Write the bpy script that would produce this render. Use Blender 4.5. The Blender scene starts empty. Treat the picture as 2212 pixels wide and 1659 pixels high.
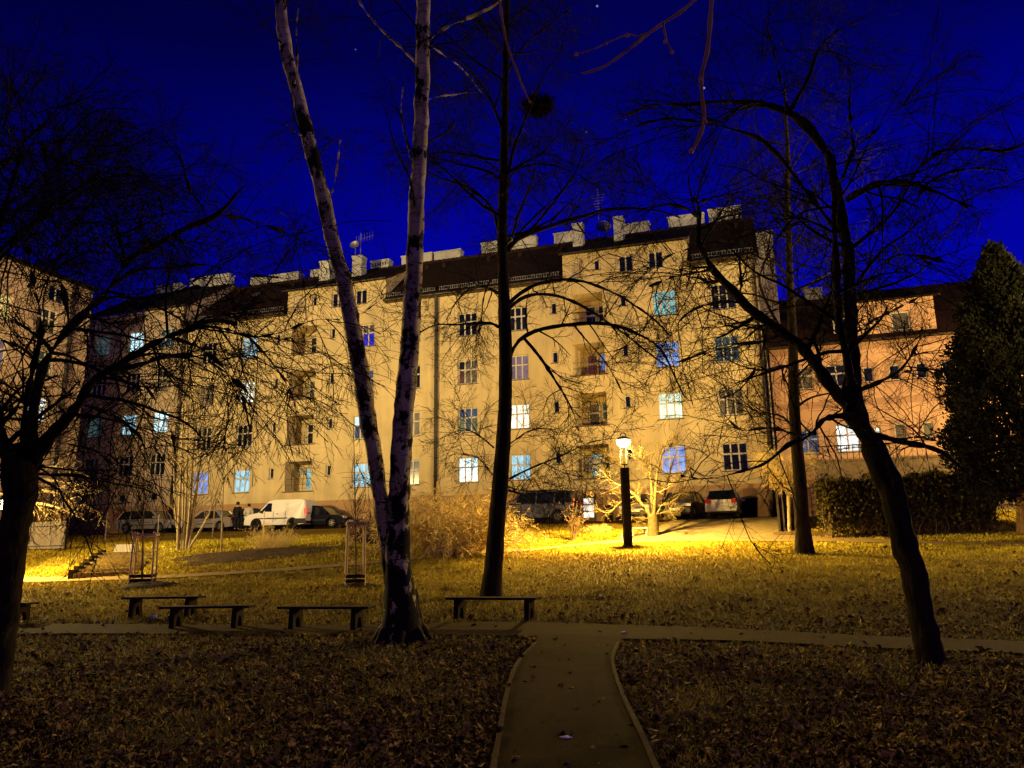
import bpy, bmesh, math, random
import numpy as np
from mathutils import Vector, Matrix
PI = math.pi
rs = np.random.RandomState(7)
random.seed(5)
scn = bpy.context.scene
COL = scn.collection

# ------------------------------------------------------------------ camera model (solved from the photograph)
TH = math.radians(12.2); PH = .016; FP = 1680.0
F = np.array([0, math.cos(TH), math.sin(TH)]); U0 = np.array([0, -math.sin(TH), math.cos(TH)]); R0 = np.array([1., 0, 0])
R = math.cos(PH)*R0 - math.sin(PH)*U0; U = math.sin(PH)*R0 + math.cos(PH)*U0
C = np.array([0, 0, 1.65])
AW = math.radians(17.7)
W = np.array([math.cos(AW), -math.sin(AW), 0]); N = np.array([-math.sin(AW), -math.cos(AW), 0])
def ray(u, v): return F*FP + R*(u-1106) + U*(829.5-v)
def at(u, v, d): return C + ray(u, v)*(d/FP)
P0 = at(1440, 900, 46.5)

# ------------------------------------------------------------------ terrain
QL = np.array([-400, 0, 4, 8, 15, 19, 23, 25, 27.5, 32, 36, 40, 60, 400.]); ZL = np.array([3.3, 3.3, 3.28, 2.9, 2.35, 1.95, 1.08, .95, .78, .32, .08, 0, 0, 0])
QR = np.array([-400, 0, 3.4, 6, 10, 12.3, 16, 20, 27.5, 32, 36, 40, 60, 400.]); ZR = np.array([3.3, 3.3, 3.25, 2.85, 2.1, 1.75, 1.45, 1.2, .53, .2, .06, 0, 0, 0])
def terr(x, y):
    x = np.asarray(x, float); y = np.asarray(y, float)
    q = (x-P0[0])*N[0] + (y-P0[1])*N[1]; s = (x-P0[0])*W[0] + (y-P0[1])*W[1]
    def sm(Q, Z):
        return (np.interp(q-1.2, Q, Z) + np.interp(q, Q, Z)*2 + np.interp(q+1.2, Q, Z))/4
    t = np.clip((s+11)/9, 0, 1); t = t*t*(3-2*t)
    near = np.clip((np.abs(q-14)-16)/4, 0, 1)
    zz = sm(QL, ZL)*(1-t) + sm(QR, ZR)*t
    return zz + .05*np.sin(x*.55+1)*np.cos(y*.43)*(1-near)*np.clip((q-6)/4, 0, 1)
def G(u, v, lift=0.):
    d = np.linspace(3.5, 75, 3000)
    r = ray(u, v)/FP
    pz = C[2]+r[2]*d; tz = terr(C[0]+r[0]*d, C[1]+r[1]*d)
    k = np.argmax(pz <= tz)
    if pz[k] > tz[k]: k = -1
    dd = d[k]; p = C + r*dd
    return np.array([p[0], p[1], float(terr(p[0], p[1]))+lift])
def Gd(u, v, d):
    p = at(u, v, d); return np.array([p[0], p[1], float(terr(p[0], p[1]))])
def depth(p): return float((np.asarray(p)-C) @ F)
def loc(s, q, z=None):
    p = P0 + W*s + N*q
    return np.array([p[0], p[1], float(terr(p[0], p[1])) if z is None else z])

# ------------------------------------------------------------------ materials
M = {}
def newmat(name):
    m = bpy.data.materials.new(name); m.use_nodes = True
    nt = m.node_tree; b = nt.nodes['Principled BSDF']
    return m, nt, b
def pbr(name, col, rough=.8, metal=0., var=.12, scale=3., bump=0., bscale=20., col2=None, spec=.4, stretch=None, detail=4):
    m, nt, b = newmat(name); L = nt.links
    b.inputs['Roughness'].default_value = rough; b.inputs['Metallic'].default_value = metal
    b.inputs['Specular IOR Level'].default_value = spec if rough < .75 else .06
    tc = nt.nodes.new('ShaderNodeTexCoord'); mp = nt.nodes.new('ShaderNodeMapping')
    if stretch: mp.inputs['Scale'].default_value = stretch
    L.new(tc.outputs['Object'], mp.inputs['Vector'])
    n = nt.nodes.new('ShaderNodeTexNoise'); n.inputs['Scale'].default_value = scale; n.inputs['Detail'].default_value = detail
    n.inputs['Roughness'].default_value = .65
    L.new(mp.outputs[0], n.inputs['Vector'])
    rp = nt.nodes.new('ShaderNodeValToRGB')
    c2 = col2 if col2 else tuple(min(1, c*(1+var)) for c in col)
    c1 = col if col2 else tuple(c*(1-var) for c in col)
    rp.color_ramp.elements[0].position = .32; rp.color_ramp.elements[1].position = .68
    rp.color_ramp.elements[0].color = (*c1, 1); rp.color_ramp.elements[1].color = (*c2, 1)
    L.new(n.outputs['Fac'], rp.inputs['Fac']); L.new(rp.outputs['Color'], b.inputs['Base Color'])
    if bump:
        n2 = nt.nodes.new('ShaderNodeTexNoise'); n2.inputs['Scale'].default_value = bscale; n2.inputs['Detail'].default_value = 5
        L.new(mp.outputs[0], n2.inputs['Vector'])
        bp = nt.nodes.new('ShaderNodeBump'); bp.inputs['Strength'].default_value = bump; bp.inputs['Distance'].default_value = .05
        L.new(n2.outputs['Fac'], bp.inputs['Height']); L.new(bp.outputs['Normal'], b.inputs['Normal'])
    M[name] = m; return m
def plaster(name, col, stain):
    """painted render: large blotches, faint vertical run-off streaks, fine grain"""
    m, nt, b = newmat(name); L = nt.links; b.inputs['Roughness'].default_value = .92; b.inputs['Specular IOR Level'].default_value = .15
    tc = nt.nodes.new('ShaderNodeTexCoord')
    def noise(sc, st, det=4):
        mp = nt.nodes.new('ShaderNodeMapping'); mp.inputs['Scale'].default_value = st; L.new(tc.outputs['Object'], mp.inputs['Vector'])
        n = nt.nodes.new('ShaderNodeTexNoise'); n.inputs['Scale'].default_value = sc; n.inputs['Detail'].default_value = det; n.inputs['Roughness'].default_value = .6
        L.new(mp.outputs[0], n.inputs['Vector']); return n
    a = noise(.35, (1, 1, 1), 6); c = noise(1.3, (1, 1, .12), 4); g = noise(24, (1, 1, 1), 3)
    mx = nt.nodes.new('ShaderNodeMix'); mx.data_type = 'RGBA'; mx.inputs['A'].default_value = (*col, 1); mx.inputs['B'].default_value = (*[x*stain for x in col], 1)
    r = nt.nodes.new('ShaderNodeMapRange'); r.inputs['From Min'].default_value = .42; r.inputs['From Max'].default_value = .72
    ad = nt.nodes.new('ShaderNodeMath'); ad.operation = 'MULTIPLY_ADD'; ad.inputs[1].default_value = .5
    h = nt.nodes.new('ShaderNodeMath'); h.operation = 'MULTIPLY'; h.inputs[1].default_value = .5
    L.new(c.outputs['Fac'], h.inputs[0]); L.new(a.outputs['Fac'], ad.inputs[0]); L.new(h.outputs[0], ad.inputs[2]); L.new(ad.outputs[0], r.inputs['Value'])
    L.new(r.outputs[0], mx.inputs['Factor']); L.new(mx.outputs['Result'], b.inputs['Base Color'])
    bp = nt.nodes.new('ShaderNodeBump'); bp.inputs['Strength'].default_value = .25; bp.inputs['Distance'].default_value = .02
    L.new(g.outputs['Fac'], bp.inputs['Height']); L.new(bp.outputs['Normal'], b.inputs['Normal'])
    M[name] = m; return m
def lit(name, col, strength, col2=None, folds=14., dark=.35, xs=1.):
    """a lit window: curtain folds and room clutter as an emission pattern on the pane itself"""
    m, nt, b = newmat(name); L = nt.links
    b.inputs['Base Color'].default_value = (.03, .03, .04, 1); b.inputs['Roughness'].default_value = .15
    tc = nt.nodes.new('ShaderNodeTexCoord')
    mp = nt.nodes.new('ShaderNodeMapping'); mp.inputs['Scale'].default_value = (folds, folds, .5); L.new(tc.outputs['Object'], mp.inputs['Vector'])
    n = nt.nodes.new('ShaderNodeTexNoise'); n.inputs['Scale'].default_value = 1.; n.inputs['Detail'].default_value = 2; L.new(mp.outputs[0], n.inputs['Vector'])
    n2 = nt.nodes.new('ShaderNodeTexNoise'); n2.inputs['Scale'].default_value = 2.1; n2.inputs['Detail'].default_value = 3; L.new(tc.outputs['Object'], n2.inputs['Vector'])
    r1 = nt.nodes.new('ShaderNodeMapRange'); r1.inputs['From Min'].default_value = .35; r1.inputs['From Max'].default_value = .62; r1.inputs['To Min'].default_value = 1-dark*.6
    r2 = nt.nodes.new('ShaderNodeMapRange'); r2.inputs['From Min'].default_value = .36; r2.inputs['From Max'].default_value = .55; r2.inputs['To Min'].default_value = 1-dark
    L.new(n.outputs['Fac'], r1.inputs['Value']); L.new(n2.outputs['Fac'], r2.inputs['Value'])
    mu = nt.nodes.new('ShaderNodeMath'); mu.operation = 'MULTIPLY'; L.new(r1.outputs[0], mu.inputs[0]); L.new(r2.outputs[0], mu.inputs[1])
    m2 = nt.nodes.new('ShaderNodeMath'); m2.operation = 'MULTIPLY'; m2.inputs[1].default_value = strength*.8; L.new(mu.outputs[0], m2.inputs[0])
    mx = nt.nodes.new('ShaderNodeMix'); mx.data_type = 'RGBA'; mx.inputs['A'].default_value = (*(col2 or col), 1); mx.inputs['B'].default_value = (*col, 1)
    L.new(r2.outputs[0], mx.inputs['Factor']); L.new(mx.outputs['Result'], b.inputs['Emission Color']); L.new(m2.outputs[0], b.inputs['Emission Strength'])
    M[name] = m; return m
def glow(name, col, s):
    m, nt, b = newmat(name); b.inputs['Base Color'].default_value = (*col, 1); b.inputs['Emission Color'].default_value = (*col, 1); b.inputs['Emission Strength'].default_value = s
    M[name] = m; return m

plaster('facade', (.61, .485, .245), .56)
plaster('facade_left', (.50, .38, .25), .74)
plaster('facade_wing', (.46, .34, .22), .72)
plaster('plinth', (.40, .25, .115), .72)
plaster('peach', (.62, .39, .235), .8)
plaster('peach_band', (.45, .27, .17), .9)
plaster('chimney_white', (.56, .54, .48), .5)
plaster('grey_render', (.24, .22, .22), .8)
pbr('frame_white', (.50, .47, .40), .5, var=.05)
pbr('frame_brown', (.10, .06, .04), .6)
pbr('sill', (.10, .07, .055), .5, var=.2)
pbr('glass_dark', (.010, .011, .013), .12, var=.4, scale=1.2, spec=.6)
pbr('glass_curtain', (.07, .06, .05), .35, col2=(.16, .14, .11), scale=9, stretch=(1, 1, .12))
pbr('glass_teal', (.025, .06, .06), .35, col2=(.05, .11, .11), scale=6, stretch=(1, 1, .12))
pbr('shutter', (.40, .31, .20), .7, var=.1, scale=14, stretch=(.1, .1, 3))
pbr('roof_tile', (.016, .010, .007), .8, col2=(.042, .022, .014), scale=7, bump=.6, bscale=9)
pbr('roof_dark', (.012, .009, .007), .8, col2=(.024, .016, .012), scale=7, bump=.6, bscale=9)
pbr('gutter', (.045, .03, .02), .5, metal=.3, var=.2)
pbr('pipe_dark', (.022, .016, .012), .5, var=.3)
pbr('pipe_grey', (.30, .27, .22), .5, metal=.3, var=.2)
pbr('metal_grey', (.24, .23, .21), .45, metal=.5, var=.15)
pbr('asphalt', (.026, .0125, .001), .95, var=.45, scale=2.3, bump=.25, bscale=60)
pbr('asphalt_drive', (.13, .10, .05), .95, col2=(.22, .17, .085), scale=2.5, bump=.5, bscale=30)
pbr('gravel', (.24, .17, .07), .95, var=.25, scale=5, bump=.3, bscale=40)
pbr('asphalt_light', (.042, .025, .004), .95, var=.2, scale=2.5, bump=.25, bscale=50)
pbr('kerb', (.085, .058, .022), .9, var=.3, scale=5, bump=.3, bscale=30)
pbr('step_stone', (.10, .07, .025), .9, col2=(.24, .18, .07), scale=9, bump=.8, bscale=14)
pbr('bark_dark', (.012, .009, .004), .95, col2=(.038, .027, .013), scale=7, bump=.9, bscale=16, stretch=(1, 1, .25))
pbr('twig_dark', (.007, .005, .003), .9, col2=(.018, .012, .007), scale=5)
pbr('bark_pale', (.055, .042, .018), .85, col2=(.12, .092, .040), scale=9, bump=.4, bscale=20)
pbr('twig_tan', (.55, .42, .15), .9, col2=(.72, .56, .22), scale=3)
pbr('twig_brown', (.12, .08, .045), .9, col2=(.24, .16, .08), scale=3)
pbr('twig_red', (.34, .17, .09), .8, col2=(.50, .30, .16), scale=30)
pbr('bud', (.45, .20, .09), .7, var=.2)
pbr('stem_olive', (.26, .21, .11), .85, col2=(.38, .31, .17), scale=6)
pbr('wood_new', (.55, .40, .17), .8, col2=(.70, .53, .25), scale=7, stretch=(1, 1, .1))
pbr('wood_grey', (.022, .015, .005), .85, col2=(.045, .031, .012), scale=6, stretch=(.1, 1, 1))
pbr('wood_yellow', (.50, .33, .12), .7, var=.2, scale=8)
pbr('fence_wood', (.30, .27, .22), .8, var=.2, scale=6, stretch=(1, 1, .1))
pbr('concrete', (.030, .022, .010), .9, var=.25, scale=8, bump=.3, bscale=30)
pbr('gate_wood', (.26, .16, .075), .8, var=.2, scale=5, stretch=(1, 1, .1))
pbr('lamp_pole', (.008, .007, .006), .8, var=.3)
pbr('leaf_litter', (.026, .014, .002), .85, col2=(.78, .54, .13), scale=14, detail=3)
M['leaf_litter'].node_tree.nodes['Color Ramp'].color_ramp.elements[0].position = .44; M['leaf_litter'].node_tree.nodes['Color Ramp'].color_ramp.elements[1].position = .74
pbr('grass_blade', (.24, .20, .014), .85, col2=(.66, .56, .055), scale=1.3, detail=5)
pbr('evergreen', (.030, .030, .008), .8, col2=(.12, .10, .03), scale=3)
pbr('evergreen_dark', (.004, .005, .002), .85, col2=(.015, .014, .005), scale=2.2)
pbr('conifer_bark', (.13, .075, .035), .9, col2=(.26, .16, .08), scale=5, bump=.8, bscale=10, stretch=(1, 1, .15))
pbr('stone_wall', (.10, .075, .05), .95, col2=(.22, .165, .105), scale=4, bump=.8, bscale=6)
pbr('paint_white', (.78, .76, .70), .35, var=.03, spec=.5)
pbr('paint_silver', (.34, .33, .32), .3, metal=.5, var=.05)
pbr('paint_greyblue', (.10, .10, .12), .3, metal=.4, var=.05)
pbr('paint_navy', (.006, .008, .018), .3, var=.1, spec=.06)
pbr('paint_dark', (.010, .012, .018), .3, var=.1, spec=.08)
pbr('paint_beige', (.28, .25, .20), .35, metal=.3, var=.05)
pbr('car_glass', (.008, .009, .011), .08, var=.3, spec=.7)
pbr('trim_black', (.015, .014, .013), .6, var=.2)
pbr('tyre', (.018, .017, .016), .85, var=.2)
pbr('rim', (.36, .35, .33), .35, metal=.6, var=.1)
pbr('lamp_clear', (.55, .53, .48), .15, var=.1, spec=.7)
pbr('lamp_red', (.30, .015, .012), .25, var=.2, spec=.6)
pbr('plate_white', (.70, .68, .62), .5, var=.04)
pbr('ink', (.03, .03, .03), .6, var=.1)
pbr('skin', (.42, .27, .19), .6, var=.05)
pbr('cloth_black', (.018, .017, .018), .85, var=.3, scale=9)
pbr('cloth_pants', (.016, .016, .02), .85, var=.3, scale=9)
pbr('hair', (.03, .02, .014), .8, var=.3)
pbr('cloth_white', (.62, .58, .48), .8, col2=(.38, .35, .28), scale=1.5, stretch=(.2, .2, 14), detail=1)
pbr('bag_white', (.75, .75, .78), .5, var=.08, bump=.4, bscale=12)
pbr('soil', (.035, .025, .016), .95, col2=(.09, .06, .035), scale=5, bump=.8, bscale=14)
pbr('laundry', (.10, .10, .11), .85, col2=(.40, .38, .35), scale=3, stretch=(4, 4, .2))
lit('lit_cyan', (.45, .85, 1.0), 1.3, (.25, .55, .85))
lit('lit_cyan_bright', (.62, .92, 1.0), 2.3, (.4, .8, 1.0), dark=.3)
lit('lit_green', (.85, 1.0, .66), 1.9, (.6, .85, .5), dark=.3)
lit('lit_mint', (.40, .85, .80), .95, (.25, .6, .6))
lit('lit_warm', (1.0, .93, .70), 2.2, (1., .65, .3), dark=.25)
lit('lit_yellow', (1.0, .72, .18), 1.5, (.9, .5, .08))
lit('lit_blue', (.16, .30, 1.0), 1.0, (.08, .14, .6))
lit('lit_blue_pale', (.28, .45, 1.0), 1.4, (.12, .2, .9))
lit('lit_deepblue', (.004, .008, .9), .9, (.002, .004, .5))
lit('lit_dimteal', (.10, .22, .22), .5, (.04, .10, .10))
lit('lit_dimblue', (.10, .18, .34), .6, (.05, .08, .16))
lit('lit_pink', (.62, .38, .46), .42, (.45, .28, .34))
lit('lit_red', (.35, .07, .02), .35, (.2, .05, .02))
lit('lit_white', (1.0, .97, .90), 2.4, (.8, .8, .8), dark=.4)
glow('lamp_glow', (1.0, .80, .36), 26)
glow('glow_tail', (1.0, .06, .03), 1.6)

def birch_mat():
    m, nt, b = newmat('birch_bark'); L = nt.links; b.inputs['Roughness'].default_value = .8
    tc = nt.nodes.new('ShaderNodeTexCoord')
    def noise(sc, st, det, rough=.6):
        mp = nt.nodes.new('ShaderNodeMapping'); mp.inputs['Scale'].default_value = st; L.new(tc.outputs['Object'], mp.inputs['Vector'])
        n = nt.nodes.new('ShaderNodeTexNoise'); n.inputs['Scale'].default_value = sc; n.inputs['Detail'].default_value = det; n.inputs['Roughness'].default_value = rough
        L.new(mp.outputs[0], n.inputs['Vector']); return n
    big = noise(2.6, (1, 1, .75), 6, .72)      # black patches
    len_ = noise(5., (1, 1, 6.5), 3)            # lenticels
    tone = noise(3., (1, 1, 1), 4)
    sep = nt.nodes.new('ShaderNodeSeparateXYZ'); L.new(tc.outputs['Object'], sep.inputs[0])
    hz = nt.nodes.new('ShaderNodeMapRange'); hz.inputs['From Min'].default_value = .3; hz.inputs['From Max'].default_value = 3.2; hz.inputs['To Min'].default_value = .13; hz.inputs['To Max'].default_value = .0
    L.new(sep.outputs['Z'], hz.inputs['Value'])
    ad = nt.nodes.new('ShaderNodeMath'); ad.operation = 'ADD'; L.new(big.outputs['Fac'], ad.inputs[0]); L.new(hz.outputs[0], ad.inputs[1])
    rb = nt.nodes.new('ShaderNodeMapRange'); rb.inputs['From Min'].default_value = .515; rb.inputs['From Max'].default_value = .545; L.new(ad.outputs[0], rb.inputs['Value'])
    rl = nt.nodes.new('ShaderNodeMapRange'); rl.inputs['From Min'].default_value = .60; rl.inputs['From Max'].default_value = .66; L.new(len_.outputs['Fac'], rl.inputs['Value'])
    mxx = nt.nodes.new('ShaderNodeMath'); mxx.operation = 'MAXIMUM'; L.new(rb.outputs[0], mxx.inputs[0]); L.new(rl.outputs[0], mxx.inputs[1])
    base = nt.nodes.new('ShaderNodeValToRGB'); base.color_ramp.elements[0].color = (.34, .28, .12, 1); base.color_ramp.elements[1].color = (.70, .60, .30, 1)
    base.color_ramp.elements[0].position = .35; base.color_ramp.elements[1].position = .65
    L.new(tone.outputs['Fac'], base.inputs['Fac'])
    mx = nt.nodes.new('ShaderNodeMix'); mx.data_type = 'RGBA'; L.new(mxx.outputs[0], mx.inputs['Factor']); L.new(base.outputs['Color'], mx.inputs['A']); mx.inputs['B'].default_value = (.018, .013, .007, 1); b.inputs['Specular IOR Level'].default_value = .08
    L.new(mx.outputs['Result'], b.inputs['Base Color'])
    bp = nt.nodes.new('ShaderNodeBump'); bp.inputs['Strength'].default_value = .7; bp.inputs['Distance'].default_value = .04; bp.invert = True
    L.new(ad.outputs[0], bp.inputs['Height']); L.new(bp.outputs['Normal'], b.inputs['Normal'])
    M['birch_bark'] = m
birch_mat()

def ground_mat():
    m, nt, b = newmat('lawn'); L = nt.links; b.inputs['Roughness'].default_value = .95; b.inputs['Specular IOR Level'].default_value = .1
    tc = nt.nodes.new('ShaderNodeTexCoord')
    def noise(sc, det, rough=.7):
        n = nt.nodes.new('ShaderNodeTexNoise'); n.inputs['Scale'].default_value = sc; n.inputs['Detail'].default_value = det; n.inputs['Roughness'].default_value = rough
        L.new(tc.outputs['Object'], n.inputs['Vector']); return n
    a = noise(.45, 5); f = noise(11, 6, .8)
    r1 = nt.nodes.new('ShaderNodeValToRGB'); e = r1.color_ramp.elements
    e[0].position = .38; e[0].color = (.19, .125, .012, 1); e[1].position = .62; e[1].color = (.29, .235, .016, 1)
    L.new(a.outputs['Fac'], r1.inputs['Fac'])
    r2 = nt.nodes.new('ShaderNodeValToRGB'); e = r2.color_ramp.elements
    e[0].position = .40; e[0].color = (.25, .22, .2, 1); e[1].position = .68; e[1].color = (2.1, 1.9, 1.5, 1)
    L.new(f.outputs['Fac'], r2.inputs['Fac'])
    mx = nt.nodes.new('ShaderNodeMix'); mx.data_type = 'RGBA'; mx.blend_type = 'MULTIPLY'; mx.inputs['Factor'].default_value = 1
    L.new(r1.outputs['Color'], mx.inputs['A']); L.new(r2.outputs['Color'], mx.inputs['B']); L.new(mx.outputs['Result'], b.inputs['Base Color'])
    sp = nt.nodes.new('ShaderNodeSeparateXYZ'); L.new(tc.outputs['Object'], sp.inputs[0])      # litter soil in front, foreground dimness mixed into its colour; turf further on
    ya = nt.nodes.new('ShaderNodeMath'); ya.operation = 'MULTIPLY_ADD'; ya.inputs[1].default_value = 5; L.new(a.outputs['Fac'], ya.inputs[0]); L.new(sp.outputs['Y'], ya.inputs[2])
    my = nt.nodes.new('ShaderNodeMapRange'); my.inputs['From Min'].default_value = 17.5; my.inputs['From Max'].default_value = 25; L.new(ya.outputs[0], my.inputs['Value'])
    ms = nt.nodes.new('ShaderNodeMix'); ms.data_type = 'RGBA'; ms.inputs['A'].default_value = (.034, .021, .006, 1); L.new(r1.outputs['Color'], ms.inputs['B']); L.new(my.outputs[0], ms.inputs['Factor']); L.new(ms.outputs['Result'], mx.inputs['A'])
    bp = nt.nodes.new('ShaderNodeBump'); bp.inputs['Strength'].default_value = 1; bp.inputs['Distance'].default_value = .12
    L.new(f.outputs['Fac'], bp.inputs['Height']); L.new(bp.outputs['Normal'], b.inputs['Normal'])
    M['lawn'] = m
ground_mat()

# ------------------------------------------------------------------ mesh helpers
def tag(o, label=None, cat=None, group=None, kind=None):
    if label: o['label'] = label
    if cat: o['category'] = cat
    if group: o['group'] = group
    if kind: o['kind'] = kind
    return o
def empty(name, p, rz=0, **k):
    o = bpy.data.objects.new(name, None); COL.objects.link(o); o.location = Vector([float(a) for a in p]); o.rotation_euler = (0, 0, rz); o.empty_display_size = .2
    return tag(o, **k)
def link(name, me, mat, parent=None, smooth=False):
    o = bpy.data.objects.new(name, me); COL.objects.link(o)
    if mat: me.materials.append(M[mat] if isinstance(mat, str) else mat)
    if smooth: me.polygons.foreach_set('use_smooth', np.ones(len(me.polygons), bool))
    if parent: o.parent = parent
    return o
class MB:
    def __init__(s): s.v = []; s.f = []
    def quad(s, a, b, c, d): n = len(s.v); s.v += [a, b, c, d]; s.f.append((n, n+1, n+2, n+3)); return s
    def poly(s, pts): n = len(s.v); s.v += list(pts); s.f.append(tuple(range(n, n+len(pts)))); return s
    def box(s, x0, x1, y0, y1, z0, z1):
        n = len(s.v)
        s.v += [(x0, y0, z0), (x1, y0, z0), (x1, y1, z0), (x0, y1, z0), (x0, y0, z1), (x1, y0, z1), (x1, y1, z1), (x0, y1, z1)]
        s.f += [(n, n+3, n+2, n+1), (n+4, n+5, n+6, n+7), (n, n+1, n+5, n+4), (n+1, n+2, n+6, n+5), (n+2, n+3, n+7, n+6), (n+3, n, n+4, n+7)]; return s
    def bar(s, a, b, w, h=None):
        """rectangular bar from a to b"""
        h = h or w; a = Vector([float(t) for t in a]); b = Vector([float(t) for t in b]); d = (b-a).normalized()
        x = d.cross(Vector((0, 0, 1)))
        if x.length < .05: x = Vector((1, 0, 0))
        x.normalize(); y = d.cross(x).normalized(); n = len(s.v)
        for p in (a, b):
            for sx, sy in ((-1, -1), (1, -1), (1, 1), (-1, 1)): s.v.append(tuple(p + x*(sx*w/2) + y*(sy*h/2)))
        s.f += [(n, n+1, n+2, n+3), (n+7, n+6, n+5, n+4), (n, n+4, n+5, n+1), (n+1, n+5, n+6, n+2), (n+2, n+6, n+7, n+3), (n+3, n+7, n+4, n)]; return s
    def tube(s, pts, rad, k=8, cap=True):
        pts = [Vector([float(t) for t in p]) for p in pts]
        if not hasattr(rad, '__len__'): rad = [rad]*len(pts)
        n = len(s.v); ref = Vector((0, 0, 1))
        for i, p in enumerate(pts):
            d = (pts[min(i+1, len(pts)-1)]-pts[max(i-1, 0)]).normalized()
            x = d.cross(Vector((0, 0, 1)) if abs(d.z) < .95 else Vector((0, 1, 0))).normalized(); y = d.cross(x)
            for j in range(k): a = 2*PI*j/k; s.v.append(tuple(p + x*(rad[i]*math.cos(a)) + y*(rad[i]*math.sin(a))))
        for i in range(len(pts)-1):
            for j in range(k): j2 = (j+1) % k; s.f.append((n+i*k+j, n+i*k+j2, n+(i+1)*k+j2, n+(i+1)*k+j))
        if cap: s.f.append(tuple(n+j for j in reversed(range(k)))); s.f.append(tuple(n+(len(pts)-1)*k+j for j in range(k)))
        return s
    def lathe(s, prof, c=(0, 0, 0), k=16):
        n = len(s.v)
        for r, z in prof:
            for j in range(k): a = 2*PI*j/k; s.v.append((c[0]+r*math.cos(a), c[1]+r*math.sin(a), c[2]+z))
        for i in range(len(prof)-1):
            for j in range(k): j2 = (j+1) % k; s.f.append((n+i*k+j, n+i*k+j2, n+(i+1)*k+j2, n+(i+1)*k+j))
        return s
    def build(s, name, mat, parent=None, smooth=False):
        me = bpy.data.meshes.new(name); me.from_pydata([tuple(float(t) for t in v) for v in s.v], [], s.f); me.update()
        return link(name, me, mat, parent, smooth)
def np_mesh(name, V, Fq, mat, parent=None, smooth=True):
    """V (n,3), Fq (m,k) with the same k for each face"""
    me = bpy.data.meshes.new(name); k = Fq.shape[1]
    me.vertices.add(len(V)); me.vertices.foreach_set('co', V.astype(np.float32).ravel())
    me.loops.add(Fq.size); me.loops.foreach_set('vertex_index', Fq.astype(np.int32).ravel())
    me.polygons.add(len(Fq)); me.polygons.foreach_set('loop_start', np.arange(0, Fq.size, k, dtype=np.int32))
    me.update(calc_edges=True); me.validate()
    return link(name, me, mat, parent, smooth)

# ------------------------------------------------------------------ branching
def norm(a): return a/np.maximum(np.linalg.norm(a, axis=-1, keepdims=True), 1e-9)
def resample(pts, rad, n):
    pts = np.asarray(pts, float); rad = np.asarray(rad, float)
    m = len(pts)
    if m > 2:   # catmull-rom refinement
        P = np.vstack([2*pts[0]-pts[1], pts, 2*pts[-1]-pts[-2]]); out = []; ro = []
        for i in range(m-1):
            for t in np.linspace(0, 1, 6, endpoint=False):
                a, b, c, d = P[i], P[i+1], P[i+2], P[i+3]
                out.append(.5*((2*b)+(c-a)*t+(2*a-5*b+4*c-d)*t*t+(3*b-a-3*c+d)*t**3)); ro.append(rad[i]*(1-t)+rad[i+1]*t)
        out.append(pts[-1]); ro.append(rad[-1]); pts = np.array(out); rad = np.array(ro)
    L = np.concatenate([[0], np.cumsum(np.linalg.norm(np.diff(pts, axis=0), axis=1))]); t = np.linspace(0, L[-1], n)
    return np.stack([np.interp(t, L, pts[:, k]) for k in range(3)], 1), np.interp(t, L, rad)
def spawn(PT, RD, cnt, L, ang, rsc, rmax, nseg, wander, droop, t0=.15, t1=1., rmin=.0025, taper=.35, lenfall=.5, up=None):
    """PT (N,n,3) parents -> children (N*cnt, nseg+1, 3)"""
    Np, n, _ = PT.shape
    idx = np.repeat(np.arange(Np), cnt); K = len(idx)
    t = rs.uniform(t0, t1, K); f = t*(n-1); i = np.minimum(f.astype(int), n-2); fr = (f-i)[:, None]
    p = PT[idx, i]*(1-fr)+PT[idx, i+1]*fr; T = norm(PT[idx, i+1]-PT[idx, i]); r = RD[idx, i]*(1-fr[:, 0])+RD[idx, i+1]*fr[:, 0]
    rp = rs.normal(size=(K, 3)); rp = norm(rp-(rp*T).sum(1, keepdims=True)*T)
    if up is not None: rp = norm(rp+np.array([0, 0, up])); rp = norm(rp-(rp*T).sum(1, keepdims=True)*T)
    a = np.radians(rs.uniform(ang[0], ang[1], K))[:, None]
    d = T*np.cos(a)+rp*np.sin(a)
    ln = rs.uniform(L[0], L[1], K)*(1-lenfall*t)
    r0 = np.clip(r*rsc, rmin*1.3, rmax); out = np.zeros((K, nseg+1, 3)); rd = np.zeros((K, nseg+1)); out[:, 0] = p; rd[:, 0] = r0
    for k in range(nseg):
        d = norm(d+rs.normal(size=(K, 3))*wander+np.array([0, 0, -droop]))
        out[:, k+1] = out[:, k]+d*(ln/nseg)[:, None]; rd[:, k+1] = np.maximum(r0*(1-(1-taper)*(k+1)/nseg), rmin)
    return out, rd
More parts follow.
